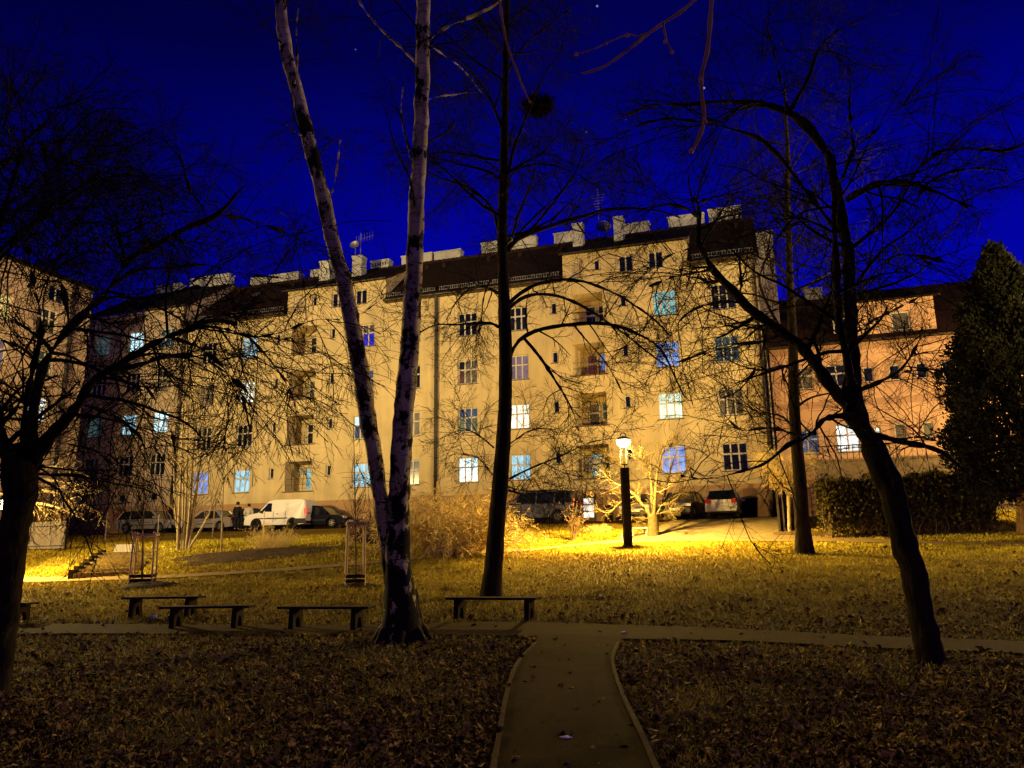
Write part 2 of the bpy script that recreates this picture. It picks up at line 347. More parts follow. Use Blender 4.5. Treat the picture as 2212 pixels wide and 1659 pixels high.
class Tubes:
    def __init__(s): s.V = []; s.F = []; s.n = 0
    def add(s, PT, RD, k=4):
        K, n, _ = PT.shape
        T = np.zeros_like(PT); T[:, 1:-1] = PT[:, 2:]-PT[:, :-2]; T[:, 0] = PT[:, 1]-PT[:, 0]; T[:, -1] = PT[:, -1]-PT[:, -2]; T = norm(T)
        ref = np.where(np.abs(T[..., 2:3]) < .9, np.array([0, 0, 1.]), np.array([0, 1., 0])); X = norm(np.cross(T, ref)); Y = np.cross(T, X)
        a = np.arange(k)*2*PI/k
        V = PT[:, :, None, :]+RD[:, :, None, None]*(X[:, :, None, :]*np.cos(a)[None, None, :, None]+Y[:, :, None, :]*np.sin(a)[None, None, :, None])
        base = (s.n+np.arange(K)*n*k)[:, None, None]; i = np.arange(n-1)[None, :, None]; j = np.arange(k)[None, None, :]; j2 = (j+1) % k
        Fq = np.stack([base+i*k+j, base+i*k+j2, base+(i+1)*k+j2, base+(i+1)*k+j], -1).reshape(-1, 4)
        s.V.append(V.reshape(-1, 3)); s.F.append(Fq); s.n += K*n*k; return s
    def build(s, name, mat, parent=None, origin=None):
        V = np.vstack(s.V)
        if origin is not None: V = V-np.asarray(origin)
        return np_mesh(name, V, np.vstack(s.F), mat, parent)
def limb(pts, d0, d1, w0, w1, n=13, dmid=None):
    """pixel outline of a limb -> (n,3) centre line; depth runs d0..d1, widths in pixels"""
    m = len(pts); out = []; rad = []
    for i, (u, v) in enumerate(pts):
        t = i/(m-1); d = d0+(d1-d0)*t; out.append(at(u, v, d)); rad.append((w0+(w1-w0)*t)/2*d/FP)
    return resample(out, rad, n)
def stack(limbs): return np.stack([l[0] for l in limbs]), np.stack([l[1] for l in limbs])

# ------------------------------------------------------------------ sky, camera
w = bpy.data.worlds.new("World"); scn.world = w; w.use_nodes = True; nt = w.node_tree; L = nt.links
bg = nt.nodes['Background']; tc = nt.nodes.new('ShaderNodeTexCoord'); sep = nt.nodes.new('ShaderNodeSeparateXYZ'); L.new(tc.outputs['Generated'], sep.inputs[0])
rp = nt.nodes.new('ShaderNodeValToRGB'); e = rp.color_ramp.elements
e[0].position = 0; e[0].color = (.0012, .0040, .42, 1); e[1].position = 1; e[1].color = (.0003, .0003, .022, 1)
x = e.new(.22); x.color = (.0007, .0016, .46, 1); x = e.new(.40); x.color = (.0004, .0006, .25, 1); x = e.new(.56); x.color = (.0003, .0004, .075, 1)
L.new(sep.outputs['Z'], rp.inputs['Fac'])
nz = nt.nodes.new('ShaderNodeTexNoise'); nz.inputs['Scale'].default_value = 1.6; nz.inputs['Detail'].default_value = 2; L.new(tc.outputs['Generated'], nz.inputs['Vector'])
mr = nt.nodes.new('ShaderNodeMapRange'); mr.inputs['From Min'].default_value = .3; mr.inputs['From Max'].default_value = .7; mr.inputs['To Min'].default_value = .72; mr.inputs['To Max'].default_value = 1.2
L.new(nz.outputs['Fac'], mr.inputs['Value'])
xm = nt.nodes.new('ShaderNodeMapRange'); xm.inputs['From Min'].default_value = -.75; xm.inputs['From Max'].default_value = .0; xm.inputs['To Min'].default_value = .33; xm.inputs['To Max'].default_value = 1.
L.new(sep.outputs['X'], xm.inputs['Value'])
mm = nt.nodes.new('ShaderNodeMath'); mm.operation = 'MULTIPLY'; L.new(mr.outputs[0], mm.inputs[0]); L.new(xm.outputs[0], mm.inputs[1])
vm = nt.nodes.new('ShaderNodeVectorMath'); vm.operation = 'SCALE'; L.new(rp.outputs['Color'], vm.inputs[0]); L.new(mm.outputs[0], vm.inputs['Scale'])
last = vm.outputs[0]
for (u, v, sz) in ((1290, 13, 1), (1521, 190, 1), (1267, 285, .8), (768, 107, .6), (1352, 258, .5)):   # a few stars
    d = ray(u, v); d = d/np.linalg.norm(d)
    dt = nt.nodes.new('ShaderNodeVectorMath'); dt.operation = 'DOT_PRODUCT'; dt.inputs[1].default_value = tuple(d); L.new(tc.outputs['Generated'], dt.inputs[0])
    g = nt.nodes.new('ShaderNodeMapRange'); c0 = math.cos(.0016*sz); g.inputs['From Min'].default_value = c0; g.inputs['From Max'].default_value = 1.0; g.inputs['To Max'].default_value = .55*sz
    L.new(dt.outputs['Value'], g.inputs['Value'])
    sc = nt.nodes.new('ShaderNodeVectorMath'); sc.operation = 'SCALE'; sc.inputs[0].default_value = (.35, .6, 1.); L.new(g.outputs[0], sc.inputs['Scale'])
    ad = nt.nodes.new('ShaderNodeVectorMath'); L.new(last, ad.inputs[0]); L.new(sc.outputs[0], ad.inputs[1]); last = ad.outputs[0]
L.new(last, bg.inputs['Color']); bg.inputs['Strength'].default_value = 1.0

cam = bpy.data.cameras.new('camera'); co = bpy.data.objects.new('camera', cam); COL.objects.link(co)
cam.sensor_width = 36; cam.lens = FP/2212*36; cam.clip_end = 2000; cam.clip_start = .05
mt = Matrix(((R[0], U[0], -F[0]), (R[1], U[1], -F[1]), (R[2], U[2], -F[2]))).to_4x4(); mt.translation = Vector(C); co.matrix_world = mt
scn.camera = co
vs = scn.view_settings; vs.view_transform = 'Standard'; vs.look = 'None'; vs.gamma = 1; vs.exposure = 0
try:
    scn.cycles.sample_clamp_indirect = 3; scn.cycles.max_bounces = 5; scn.cycles.use_denoising = True
except Exception: pass
SODIUM = (1.0, .62, .14)
POW_MAIN = 18500; POW_LEFT = 4200
ASSUMED_LIGHTS = [(-13, -6, 330, ''), (8, -7, 370, ''), (27, 30, 13000, ''), (-24, 32, 5000, '')]  # assumed lights, added unseen behind the camera and beside the view
FILL = [((-22, 29, 7), (-8, 29, 0), 11000, 62), ((24, 30, 7), (12, 30, 0), 6500, 62), ((-27, 18, 9), (-16, 52, 20), 54000, 32), ((25, 14, 9), (4, 48, 21), 40000, 29)]
def light(name, p, power, col=SODIUM, rad=.15, spot=None):
    l = bpy.data.lights.new(name, 'POINT'); l.energy = power; l.color = col; l.shadow_soft_size = rad
    o = bpy.data.objects.new(name, l); COL.objects.link(o); o.location = Vector([float(t) for t in p]); return o

# ------------------------------------------------------------------ ground
gx = np.concatenate([np.linspace(-400, -72, 12), np.arange(-70, 50, .5), np.linspace(52, 400, 12)])
gy = np.concatenate([np.linspace(-300, -12, 8), np.arange(-10, 70, .4), np.linspace(74, 600, 12)])
XX, YY = np.meshgrid(gx, gy); ZZ = terr(XX, YY)
V = np.stack([XX.ravel(), YY.ravel(), ZZ.ravel()], 1); nx = len(gx); ny = len(gy)
ii, jj = np.meshgrid(np.arange(nx-1), np.arange(ny-1)); a = (jj*nx+ii).ravel()
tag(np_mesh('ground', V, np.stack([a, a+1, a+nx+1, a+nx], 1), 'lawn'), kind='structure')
STRIPS = []
def strip(name, left, right, mat, lift=.03, n=60, kind='structure', rec=True):
    """draped band between two world edge lines"""
    l, _ = resample(left, [0]*len(left), n); r, _ = resample(right, [0]*len(right), n); K = 7
    V = np.concatenate([[l[i]*(1-k/(K-1))+r[i]*k/(K-1) for k in range(K)] for i in range(n)])
    V[:, 2] = terr(V[:, 0], V[:, 1])+lift
    F_ = [(i*K+k, i*K+k+1, (i+1)*K+k+1, (i+1)*K+k) for i in range(n-1) for k in range(K-1)]
    if rec: STRIPS.append((l[:, :2], r[:, :2]))
    return tag(np_mesh(name, V, np.array(F_), mat), kind=kind)
def gl(pts): return [G(u, v) for u, v in pts]
pl = [G(1068, 1659), G(1078, 1600), G(1092, 1520), G(1108, 1460), G(1128, 1425), G(1158, 1395), G(1150, 1372)]
pr = [G(1412, 1659), G(1388, 1600), G(1350, 1520), G(1328, 1460), G(1324, 1425), G(1336, 1395), G(1352, 1379)]
v0 = pl[0]-pl[1]; v1 = pr[0]-pr[1]; pl.insert(0, pl[0]+v0*9); pr.insert(0, pr[0]+v1*5)
strip('path', pl, pr, 'asphalt', .034)
strip('cross_path', gl([(-500, 1358), (-60, 1352), (300, 1352), (600, 1353), (900, 1350), (1130, 1346), (1300, 1352), (1600, 1362), (1900, 1378), (2212, 1390), (2700, 1420)]),
      gl([(-500, 1392), (-60, 1374), (300, 1372), (600, 1374), (900, 1374), (1130, 1378), (1300, 1383), (1600, 1388), (1900, 1404), (2212, 1416), (2700, 1450)]), 'asphalt_light', .03)
# far lit path below the bank and past the lamp
strip('far_path', gl([(-400, 1250), (0, 1248), (150, 1247), (300, 1246), (500, 1236), (700, 1222), (880, 1206), (1080, 1190), (1240, 1176), (1420, 1163), (1600, 1158), (1750, 1160), (2000, 1170), (2300, 1172)]),
      gl([(-400, 1262), (0, 1259), (150, 1257), (300, 1253), (500, 1242), (700, 1228), (880, 1211), (1080, 1195), (1240, 1181), (1420, 1171), (1600, 1170), (1750, 1171), (2000, 1176), (2300, 1178)]), 'gravel', .03)
strip('driveway', [loc(-1.2, 10.6), loc(-.6, 8), loc(.2, 5.5), loc(.4, 3.6)], [loc(6.8, 10.6), loc(6.3, 8), loc(5.9, 5.5), loc(5.8, 3.6)], 'asphalt_drive', .036)
strip('car_park', [loc(-46, 4.9), loc(-30, 4.7), loc(-12, 4.6), loc(0, 4.6), loc(7, 4.2)], [loc(-46, .05), loc(-30, .05), loc(-12, .05), loc(0, .05), loc(7, .05)], 'asphalt', .03)
for nm, e in (('kerb', pl), ('kerb', pr)):
    e2, _ = resample(e[:-1] if nm else e, [0]*(len(e)-1), 60); t = np.zeros_like(e2)
    for i in range(60): t[i] = norm(e2[min(i+1, 59)]-e2[max(i-1, 0)])
    nn = np.stack([t[:, 1], -t[:, 0], t[:, 2]*0], 1); k = MB()
    for i in range(59):
        if i % 9 == 8 and e is pl: continue
        a, b = e2[i], e2[i+1]; z = .055
        k.bar(a+[0, 0, .03], b+[0, 0, .03], .045, .06)
    tag(k.build(nm, 'kerb'), kind='structure')

def inside_strips(x, y):
    m = np.zeros(len(x), bool)
    for l, r in STRIPS:
        for i in range(len(l)-1):
            q = np.array([l[i], l[i+1], r[i+1], r[i]]); ok = None
            if q[:, 0].max() < x.min(): continue
            bb = (x > q[:, 0].min()) & (x < q[:, 0].max()) & (y > q[:, 1].min()) & (y < q[:, 1].max())
            ix = np.where(bb)[0]
            if not len(ix): continue
            cr = []
            for k in range(4):
                a = q[k]; b = q[(k+1) % 4]; cr.append((b[0]-a[0])*(y[ix]-a[1])-(b[1]-a[1])*(x[ix]-a[0]))
            cr = np.array(cr); m[ix[(cr > 0).all(0) | (cr < 0).all(0)]] = True
    return m
def scatter(n, d0, d1, side=.78):
    d = np.exp(rs.uniform(math.log(d0), math.log(d1), n)); x = rs.uniform(-side, side, n)*d; return x, d
# fallen leaves
x, y = scatter(150000, 3.6, 34); drift = np.sin(x*1.7+1.3*np.sin(y*.9))*np.cos(y*1.3+x*.4)+.6*np.sin(x*4.1+y*2.3)*np.sin(y*3.7-x); keep = ~inside_strips(x, y) & (rs.uniform(size=len(x)) < np.clip(.62+.42*drift, .12, 1)) & (rs.uniform(size=len(x)) < np.interp(y, [4, 14, 19, 26], [1, .8, .28, .03])); keep |= rs.uniform(size=len(x)) < .016
x, y = x[keep], y[keep]; z = terr(x, y); K = len(x)
sz = rs.gamma(4, .0052, K).clip(.010, .06)*(1+.03*y); yaw = rs.uniform(0, 2*PI, K); tl = rs.normal(0, .45, K); t2 = rs.normal(0, .45, K)
ax = np.stack([np.cos(yaw)*np.cos(tl), np.sin(yaw)*np.cos(tl), np.sin(tl)], 1); bx = np.stack([-np.sin(yaw)*np.cos(t2), np.cos(yaw)*np.cos(t2), np.sin(t2)], 1)
c0 = np.stack([x, y, z+.012+rs.uniform(0, .035, K)], 1); s_ = sz[:, None]
curl = rs.uniform(-.1, .5, K)[:, None]*np.array([0, 0, 1.])*s_
V = np.stack([c0-ax*s_*1.3, c0-bx*s_*.75+curl, c0+ax*s_*1.3, c0+bx*s_*.75+curl], 1).reshape(-1, 3); i0 = np.arange(K)*4
tag(np_mesh('fallen_leaves', V, np.vstack([np.stack([i0, i0+1, i0+2], 1), np.stack([i0, i0+2, i0+3], 1)]), 'leaf_litter', smooth=False), label='brown fallen leaves scattered over the lawn', cat='leaves', kind='stuff')
# grass blades
x, y = scatter(420000, 4, 40); keep = ~inside_strips(x, y) & (rs.uniform(size=len(x)) < np.interp(y, [5, 14, 21], [.12, .28, 1])); x, y = x[keep], y[keep]; K = len(x); z = terr(x, y)
yaw = rs.uniform(0, 2*PI, K); h = rs.uniform(.03, .075, K)*(1+.012*y); wd = rs.uniform(.003, .007, K)*(1+.06*y)
c0 = np.stack([x, y, z], 1); dx = np.stack([np.cos(yaw), np.sin(yaw), yaw*0], 1)*wd[:, None]; ln = np.stack([rs.normal(0, .5, K), rs.normal(0, .5, K), np.ones(K)], 1)*h[:, None]
V = np.stack([c0-dx, c0+dx, c0+ln], 1).reshape(-1, 3); i0 = np.arange(K)*3
tag(np_mesh('grass', V, np.stack([i0, i0+1, i0+2], 1), 'grass_blade', smooth=False), label='short winter grass on the park lawn', cat='grass', kind='stuff')
# planting bed on the bank
def mound(name, u, v, rx, ry, h, label, mat='soil'):
    c = G(u, v); mb = MB(); n = 22
    for i in range(7):
        r = i/6
        for k in range(n):
            a = 2*PI*k/n; rr = 1+.14*math.sin(3*a+u)+.1*math.sin(5*a); x = c[0]+rx*r*rr*math.cos(a); y = c[1]+ry*r*rr*math.sin(a)
            mb.v.append((x, y, float(terr(x, y))+h*(1-r*r)+random.uniform(-.02, .02)*(r < .9)-.03*(r > .95)))
    for i in range(6):
        for k in range(n): k2 = (k+1) % n; mb.f.append((i*n+k, (i+1)*n+k, (i+1)*n+k2, i*n+k2))
    return tag(mb.build(name, mat, None, True), kind='structure')
mound('soil_mound', 315, 1268, .95, .6, .16, '')
mound('soil_mound', 775, 1266, .75, .45, .07, '')
mound('soil_bed', 560, 1196, 3.8, 1.5, .1, '')

# ================================================================== BUILDINGS (local frame: x along the facade, y into the building)
def broot(name, s, q, **k): return empty(name, (P0[0]+W[0]*s+N[0]*q, P0[1]+W[1]*s+N[1]*q, 0), -AW, **k)
def wall(mb, x0, x1, z0, z1, ops, y=0., dep=.2):
    """wall sheet facing -y with openings (x0,x1,z0,z1,[depth]) and their reveals"""
    xs = sorted({x0, x1, *[o[0] for o in ops if x0 < o[0] < x1], *[o[1] for o in ops if x0 < o[1] < x1]}); zs = sorted({z0, z1, *[o[2] for o in ops if z0 < o[2] < z1], *[o[3] for o in ops if z0 < o[3] < z1]})
    for i in range(len(xs)-1):
        j = 0
        while j < len(zs)-1:
            cx = (xs[i]+xs[i+1])/2
            def hole(jj): cz = (zs[jj]+zs[jj+1])/2; return any(o[0] < cx < o[1] and o[2] < cz < o[3] for o in ops)
            if hole(j): j += 1; continue
            k = j
            while k+1 < len(zs)-1 and not hole(k+1): k += 1
            mb.quad((xs[i], y, zs[j]), (xs[i+1], y, zs[j]), (xs[i+1], y, zs[k+1]), (xs[i], y, zs[k+1])); j = k+1
    for o in ops:
        if not (x0 <= o[0] and o[1] <= x1 and z0 <= o[2] and o[3] <= z1): continue
        d = y+(o[4] if len(o) > 4 else dep); a, b, c, e = o[:4]
        mb.quad((a, y, c), (a, d, c), (a, d, e), (a, y, e)); mb.quad((b, y, c), (b, y, e), (b, d, e), (b, d, c))
        mb.quad((a, y, c), (b, y, c), (b, d, c), (a, d, c)); mb.quad((a, y, e), (a, d, e), (b, d, e), (b, y, e))
        if len(o) > 4: mb.quad((a, d, c), (b, d, c), (b, d, e), (a, d, e))
def window(root, cx, z0, w, h, pane='glass_dark', cols=3, rows=2, y=.13, frame='frame_white', split=.60, sill=True, name='window', label=None, panes=None, fr=.075):
    """frame part with a pane child (surface pattern of panes) and a sill child; cx,z0 bottom centre, glass faces -y"""
    x0 = cx-w/2; x1 = cx+w/2; z1 = z0+h; mb = MB(); g = MB()
    mb.box(x0, x0+fr, y, y+.07, z0, z1); mb.box(x1-fr, x1, y, y+.07, z0, z1); mb.box(x0+fr, x1-fr, y, y+.07, z0, z0+fr); mb.box(x0+fr, x1-fr, y, y+.07, z1-fr, z1)
    zs = [z0+fr, z1-fr] if rows == 1 else [z0+fr, z0+h*split-.045, z0+h*split+.045, z1-fr]
    if rows == 2: mb.box(x0+fr, x1-fr, y-.015, y+.07, zs[1], zs[2])
    m_ = .085; cw = (w-2*fr-(cols-1)*m_)/cols
    for r in range(rows):
        za, zb = (zs[0], zs[1]) if r == 0 else (zs[2], zs[3])
        for c in range(cols):
            xa = x0+fr+c*(cw+m_); xb = xa+cw
            if c: mb.box(xa-m_, xa, y, y+.07, za, zb)
            g.quad((xa, y+.045, za), (xb, y+.045, za), (xb, y+.045, zb), (xa, y+.045, zb))
    f = mb.build(name, frame, root)
    if label: f['label'] = label
    if panes:  # separate look per pane: list of 6 materials bottom row first
        me = bpy.data.meshes.new('pane'); me.from_pydata(g.v, [], g.f); o = link('pane', me, None, f)
        for k in sorted(set(panes)): me.materials.append(M[k])
        ks = sorted(set(panes)); [setattr(p, 'material_index', ks.index(panes[i])) for i, p in enumerate(me.polygons)]
    else: g.build('pane', pane, f)
    if sill: MB().box(x0-.07, x1+.07, -.05, y+.001, z0-.055, z0-.004).build('sill', 'sill', f)
    return f
def loggia_fill(root, x0, z0, z1, kind, s):
    """window and balcony door in the back wall of a loggia, plus railing / things on it"""
    yb = 1.75-.11; x1 = x0+2.05
    door = {1: 'lit_mint', 2: 'glass_curtain', 3: 'lit_red', 4: 'glass_dark'}[kind[0]]; win = {1: 'glass_dark', 2: 'glass_teal', 3: 'lit_blue', 4: 'glass_dark'}[kind[0]]
    f = MB(); a, b = x0+.55, x0+1.30
    f.box(a, a+.08, yb, yb+.08, z0+.02, z1-.35); f.box(b-.08, b, yb, yb+.08, z0+.02, z1-.35); f.box(a+.08, b-.08, yb, yb+.08, z1-.43, z1-.35); f.box(a+.08, b-.08, yb, yb+.08, z0+1.0, z0+1.1); f.box(a+.08, b-.08, yb, yb+.08, z0+.02, z0+.3)
    d = f.build('balcony_door', 'frame_white', root)
    g = MB().quad((a+.08, yb+.04, z0+1.1), (b-.08, yb+.04, z0+1.1), (b-.08, yb+.04, z1-.43), (a+.08, yb+.04, z1-.43)); g.quad((a+.08, yb+.04, z0+.3), (b-.08, yb+.04, z0+.3), (b-.08, yb+.04, z0+1.0), (a+.08, yb+.04, z0+1.0)); g.build('pane', door, d)
    window(root, x1-.32, z0+.55, .62, z1-z0-.9, win, cols=1, rows=2, y=yb-.02, sill=False, split=.5)
    return d
def downpipe(root, x, z0, z1, mat='pipe_dark', r=.075, y=-.13):
    mb = MB().tube([(x, y, z0), (x, y, (z0+z1)/2), (x, y, z1-.5), (x, y-.1, z1-.1), (x, y-.25, z1+.1)], r, 8)
    for z in np.arange(z0+1, z1-1, 2.2): mb.box(x-r-.02, x+r+.02, y-.09, .0, z, z+.06)
    return mb.build('downpipe', mat, root, True)
def chimney(root, x0, x1, z0, z1, y, dy=.55, cap=True, mat='chimney_white', slots=0):
    mb = MB().box(x0, x1, y, y+dy, z0, z1-.12); mb.box(x0-.05, x1+.05, y-.05, y+dy+.05, z1-.12, z1)
    c = mb.build('chimney', mat, root)
    if slots:
        s = MB()
        for k in range(slots): xa = x0+.12+k*(x1-x0-.24)/slots; s.box(xa, xa+.11, y-.006, y+.05, z1-.45, z1-.22)
        s.build('vent', 'ink', c)
    return c
EAVE = 18.75; RY = 5.0; RZ = 23.3; RT = 20.45
def roof_quad(mb, x0, x1, ya, za, yb, zb, th=.12):
    mb.quad((x0, ya, za), (x1, ya, za), (x1, yb, zb), (x0, yb, zb))
    mb.quad((x0, ya, za-th), (x0, yb, zb-th), (x1, yb, zb-th), (x1, ya, za-th)); mb.quad((x0, ya, za-th), (x1, ya, za-th), (x1, ya, za), (x0, ya, za))
    mb.quad((x0, ya, za-th), (x0, ya, za), (x0, yb, zb), (x0, yb, zb-th)); mb.quad((x1, ya, za-th), (x1, yb, zb-th), (x1, yb, zb), (x1, ya, za))
def tenement(s0, label, wins, lg, att, roofmat, chims, talls, base=3.2):
    L_ = 20.7 if s0 > -20 else 20.6
    root = broot('apartment_building', s0, 0, label=label, cat='building')
    rows = [6.04, 9.27, 12.47, 15.74]; H = 1.62
    cols = [(2.17, 1.38), (5.69, 1.34), (15.16, 1.46), (18.66, 1.44)]
    ops = []
    for r, z in enumerate(rows):
        for c, (cx, cw) in enumerate(cols): ops.append((cx-cw/2, cx+cw/2, z, z+H))
        ops.append((7.92, 8.30, z+.88, z+1.63)); ops.append((12.42, 12.80, z+.88, z+1.63))
        ops.append((9.27, 11.32, z-.08, z+1.96, 1.75))
    aops = [(9.30, 10.05, 18.85, 20.0), (10.85, 11.2, 19.22, 19.90), (12.42, 13.35, 18.88, 19.96), (14.30, 15.22, 18.88, 19.96)]
    mb = MB(); wall(mb, 0, L_, 5.25, EAVE, ops)
    wall(mb, 8.8, 16.7, EAVE, RT, aops)
    # cheeks of the raised bay, gable ends, back wall
    for x in (8.8, 16.7): mb.poly([(x, 0, EAVE-.1), (x, 0, RT), (x, RY, RZ-.15), (x, .2, EAVE-.1)] if x > 10 else [(x, 0, EAVE-.1), (x, .2, EAVE-.1), (x, RY, RZ-.15), (x, 0, RT)])
    for x in (0.01, L_-.0): mb.poly([(x, 0, 3), (x, 10.5, 3), (x, 10.5, EAVE), (x, RY, RZ-.13), (x, 0, EAVE)])
    mb.quad((0, 10.5, 3), (0, 10.5, EAVE), (L_, 10.5, EAVE), (L_, 10.5, 3))
    mb.build('wall', 'facade', root)
    # faint joints where the render was laid storey by storey
    j = MB()
    for r, z in enumerate(rows[1:]):
        for xa, xb in ((.4, 9.0), (11.5, L_-.2)): j.box(xa, xb, -.004, .0, z-.42, z-.395)
    j.build('render_joint', 'facade_left', root)
    bops = [(3.1, 3.5, 4.1, 4.6), (6.0, 6.8, 3.95, 4.75), (16.9, 17.5, 4.1, 4.6)]
    if s0 > -20: bops = [(9.40, 10.42, base, 4.95, .35), (19.6, 20.1, 4.0, 4.5)]
    pm = MB(); wall(pm, 0, L_, base-.6, 5.25, [o for o in bops], y=-.04, dep=.25); pm.quad((0, -.04, 5.25), (L_, -.04, 5.25), (L_, 0, 5.25), (0, 0, 5.25)); pm.build('plinth', 'plinth', root)
    if s0 < -20:
        for o in bops: window(root, (o[0]+o[1])/2, o[2], o[1]-o[0], o[3]-o[2], cols=1, rows=1, y=.05, fr=.05)
    else: window(root, 19.85, 4.0, .5, .5, cols=1, rows=1, y=.05, fr=.05)
    for r in range(4):
        for c in range(4):
            k = wins[r][c]; cx, cw = cols[c]
            if isinstance(k, tuple): window(root, cx, rows[r], cw, H, panes=list(k[0]))
            else: window(root, cx, rows[r], cw, H, k)
        window(root, 8.11, rows[r]+.88, .38, .75, 'glass_dark', cols=1, rows=1, fr=.06); window(root, 12.61, rows[r]+.88, .38, .75, 'glass_dark', cols=1, rows=1, fr=.06)
        z = rows[r]-.08; loggia_fill(root, 9.27, z, z+2.04, (lg[r],), s0)
        MB().box(9.1, 11.5, -.10, .06, z-.07, z).build('loggia_sill', 'sill', root)
        rl = MB()
        for zz in (.45, .85): rl.bar((9.27, .08, z+zz), (11.32, .08, z+zz), .022)
        for xx in (9.95, 10.63): rl.bar((xx, .08, z), (xx, .08, z+.85), .018)
        rl.build('railing', 'pipe_dark', root)
    window(root, 9.675, 18.85, .75, 1.15, 'shutter', cols=1, rows=1, fr=.07); window(root, 11.02, 19.22, .35, .68, cols=1, rows=1, fr=.05)
    window(root, 12.885, 18.88, .93, 1.08, cols=2, rows=1, fr=.07); window(root, 14.76, 18.88, .92, 1.08, cols=2, rows=1, fr=.07)
    # roof: main slopes left and right of the raised bay, low slope over the bay, back slope, ridge
    rf = MB(); sl = (RZ-EAVE)/RY
    for a, b in ((-.12 if s0 > -20 else -.0, 8.8), (16.7, L_+(.18 if s0 > -20 else -.12))): roof_quad(rf, a, b, -.42, EAVE+.05-.42*sl*.0, RY, RZ)
    roof_quad(rf, 8.62, 16.88, -.38, RT+.02, RY-.02, RZ+.03); roof_quad(rf, 0, L_, 10.9, EAVE+.05, RY+.01, RZ-.004)
    ro = rf.build('roof', roofmat, root)
    rd = MB()
    for x in np.arange(0, L_, .36): rd.tube([(x, RY, RZ+.03), (x+.34, RY, RZ+.05)], [.12, .14], 6)
    rd.build('ridge_tile', 'roof_tile', ro)
    ve = MB()
    for x in (2.2, 4.6, 7.6, 18.2, 19.6) if s0 > -20 else (1.4, 3.8, 6.4, 17.9, 19.3): ve.box(x, x+.26, 3.9, 4.2, RZ-.95, RZ-.58)
    ve.build('roof_vent', 'roof_tile', ro)
    for a, b in ((.2, 8.6), (16.9, L_-.1)):
        sn = MB(); sn.bar((a, -.1, EAVE+.62), (b, -.1, EAVE+.62), .03); sn.bar((a, -.1, EAVE+.40), (b, -.1, EAVE+.40), .03)
        for x in np.arange(a, b, .16): sn.bar((x, -.1, EAVE+.36), (x, -.1, EAVE+.64), .04)
        sn.build('snow_guard', 'metal_grey', ro)
    gu = MB()
    for a, b in ((-.1, 8.75), (16.75, L_+.1)): gu.tube([(a, -.50, EAVE+.0), (b, -.50, EAVE+.0)], .08, 8)
    gu.tube([(8.6, -.44, RT-.04), (16.9, -.44, RT-.04)], .07, 8); gu.build('gutter', 'gutter', ro)
    for a, b in ((.0, 8.75), (16.75, L_)): MB().box(a, b, -.42, 0, EAVE-.10, EAVE-.075).build('soffit', 'gutter', ro)
    if s0 > -20: sk = MB(); sk.box(18.3, 19.0, 2.1, 2.15, EAVE+2.0, EAVE+2.06)
    MB().quad((3.3, 3.02, EAVE+2.98), (3.95, 3.02, EAVE+2.98), (3.95, 3.5, EAVE+3.42), (3.3, 3.5, EAVE+3.42)).build('skylight', 'metal_grey', ro)
    for c in chims: chimney(root, c[0], c[1], RZ-1.2, c[3], RY+.25, .7, slots=c[4] if len(c) > 4 else 0)
    for c in talls:
        ch = chimney(root, c[0], c[1], 21.2, c[2], 2.6, .75)
    downpipe(root, .0, base+.1, EAVE, r=.125, y=-.16)
    if s0 > -20: downpipe(root, L_-.12, base+.1, EAVE); downpipe(root, L_+.14, base+.1, EAVE-6, 'pipe_grey', .05)
    return root
D = 'glass_dark'; T_ = 'glass_teal'; Cn = 'glass_curtain'
m2 = tenement(-14.9, 'yellow rendered apartment house with a lit cellar entrance behind the street lamp',
  [['lit_cyan_bright', 'lit_cyan', 'lit_blue_pale', D],
   [('glass_teal lit_dimteal glass_teal lit_dimblue lit_dimblue lit_dimblue'.split(),), 'lit_warm', 'lit_green', Cn],
   [('lit_red glass_curtain glass_curtain glass_dark glass_curtain glass_curtain'.split(),), 'lit_pink', 'lit_blue_pale', 'lit_dimteal'],
   [D, D, 'lit_mint', D]], [1, 2, 3, 4], None, 'roof_tile',
  [(1.3, 5.6, 0, 24.45), (6.95, 8.45, 0, 24.4), (12.1, 13.85, 0, 24.35), (15.2, 17.65, 0, 24.4), (17.95, 20.1, 0, 24.55)], [(8.95, 9.62, 23.75), (11.8, 12.42, 23.8)])
m1 = tenement(-35.5, 'yellow rendered apartment house behind the white van, middle of the row',
  [['lit_blue_pale', 'lit_cyan', 'lit_cyan', 'lit_dimteal'],
   [D, D, ('lit_dimblue glass_curtain glass_curtain lit_cyan_bright lit_cyan_bright lit_cyan_bright'.split(),), Cn],
   [Cn, 'lit_warm', 'lit_dimblue', D],
   [D, 'lit_cyan', ('lit_deepblue lit_deepblue lit_deepblue glass_curtain glass_curtain glass_curtain'.split(),), D]], [1, 4, 2, 4], None, 'roof_tile',
  [(1.5, 3.1, 0, 24.25), (3.4, 6.1, 0, 24.25), (7.2, 8.1, 0, 24.2), (12.65, 14.2, 0, 24.25, 6), (15.3, 17.85, 0, 24.3), (18.05, 20.2, 0, 24.25)], [(9.7, 10.6, 23.65), (12.5, 13.3, 23.7)])
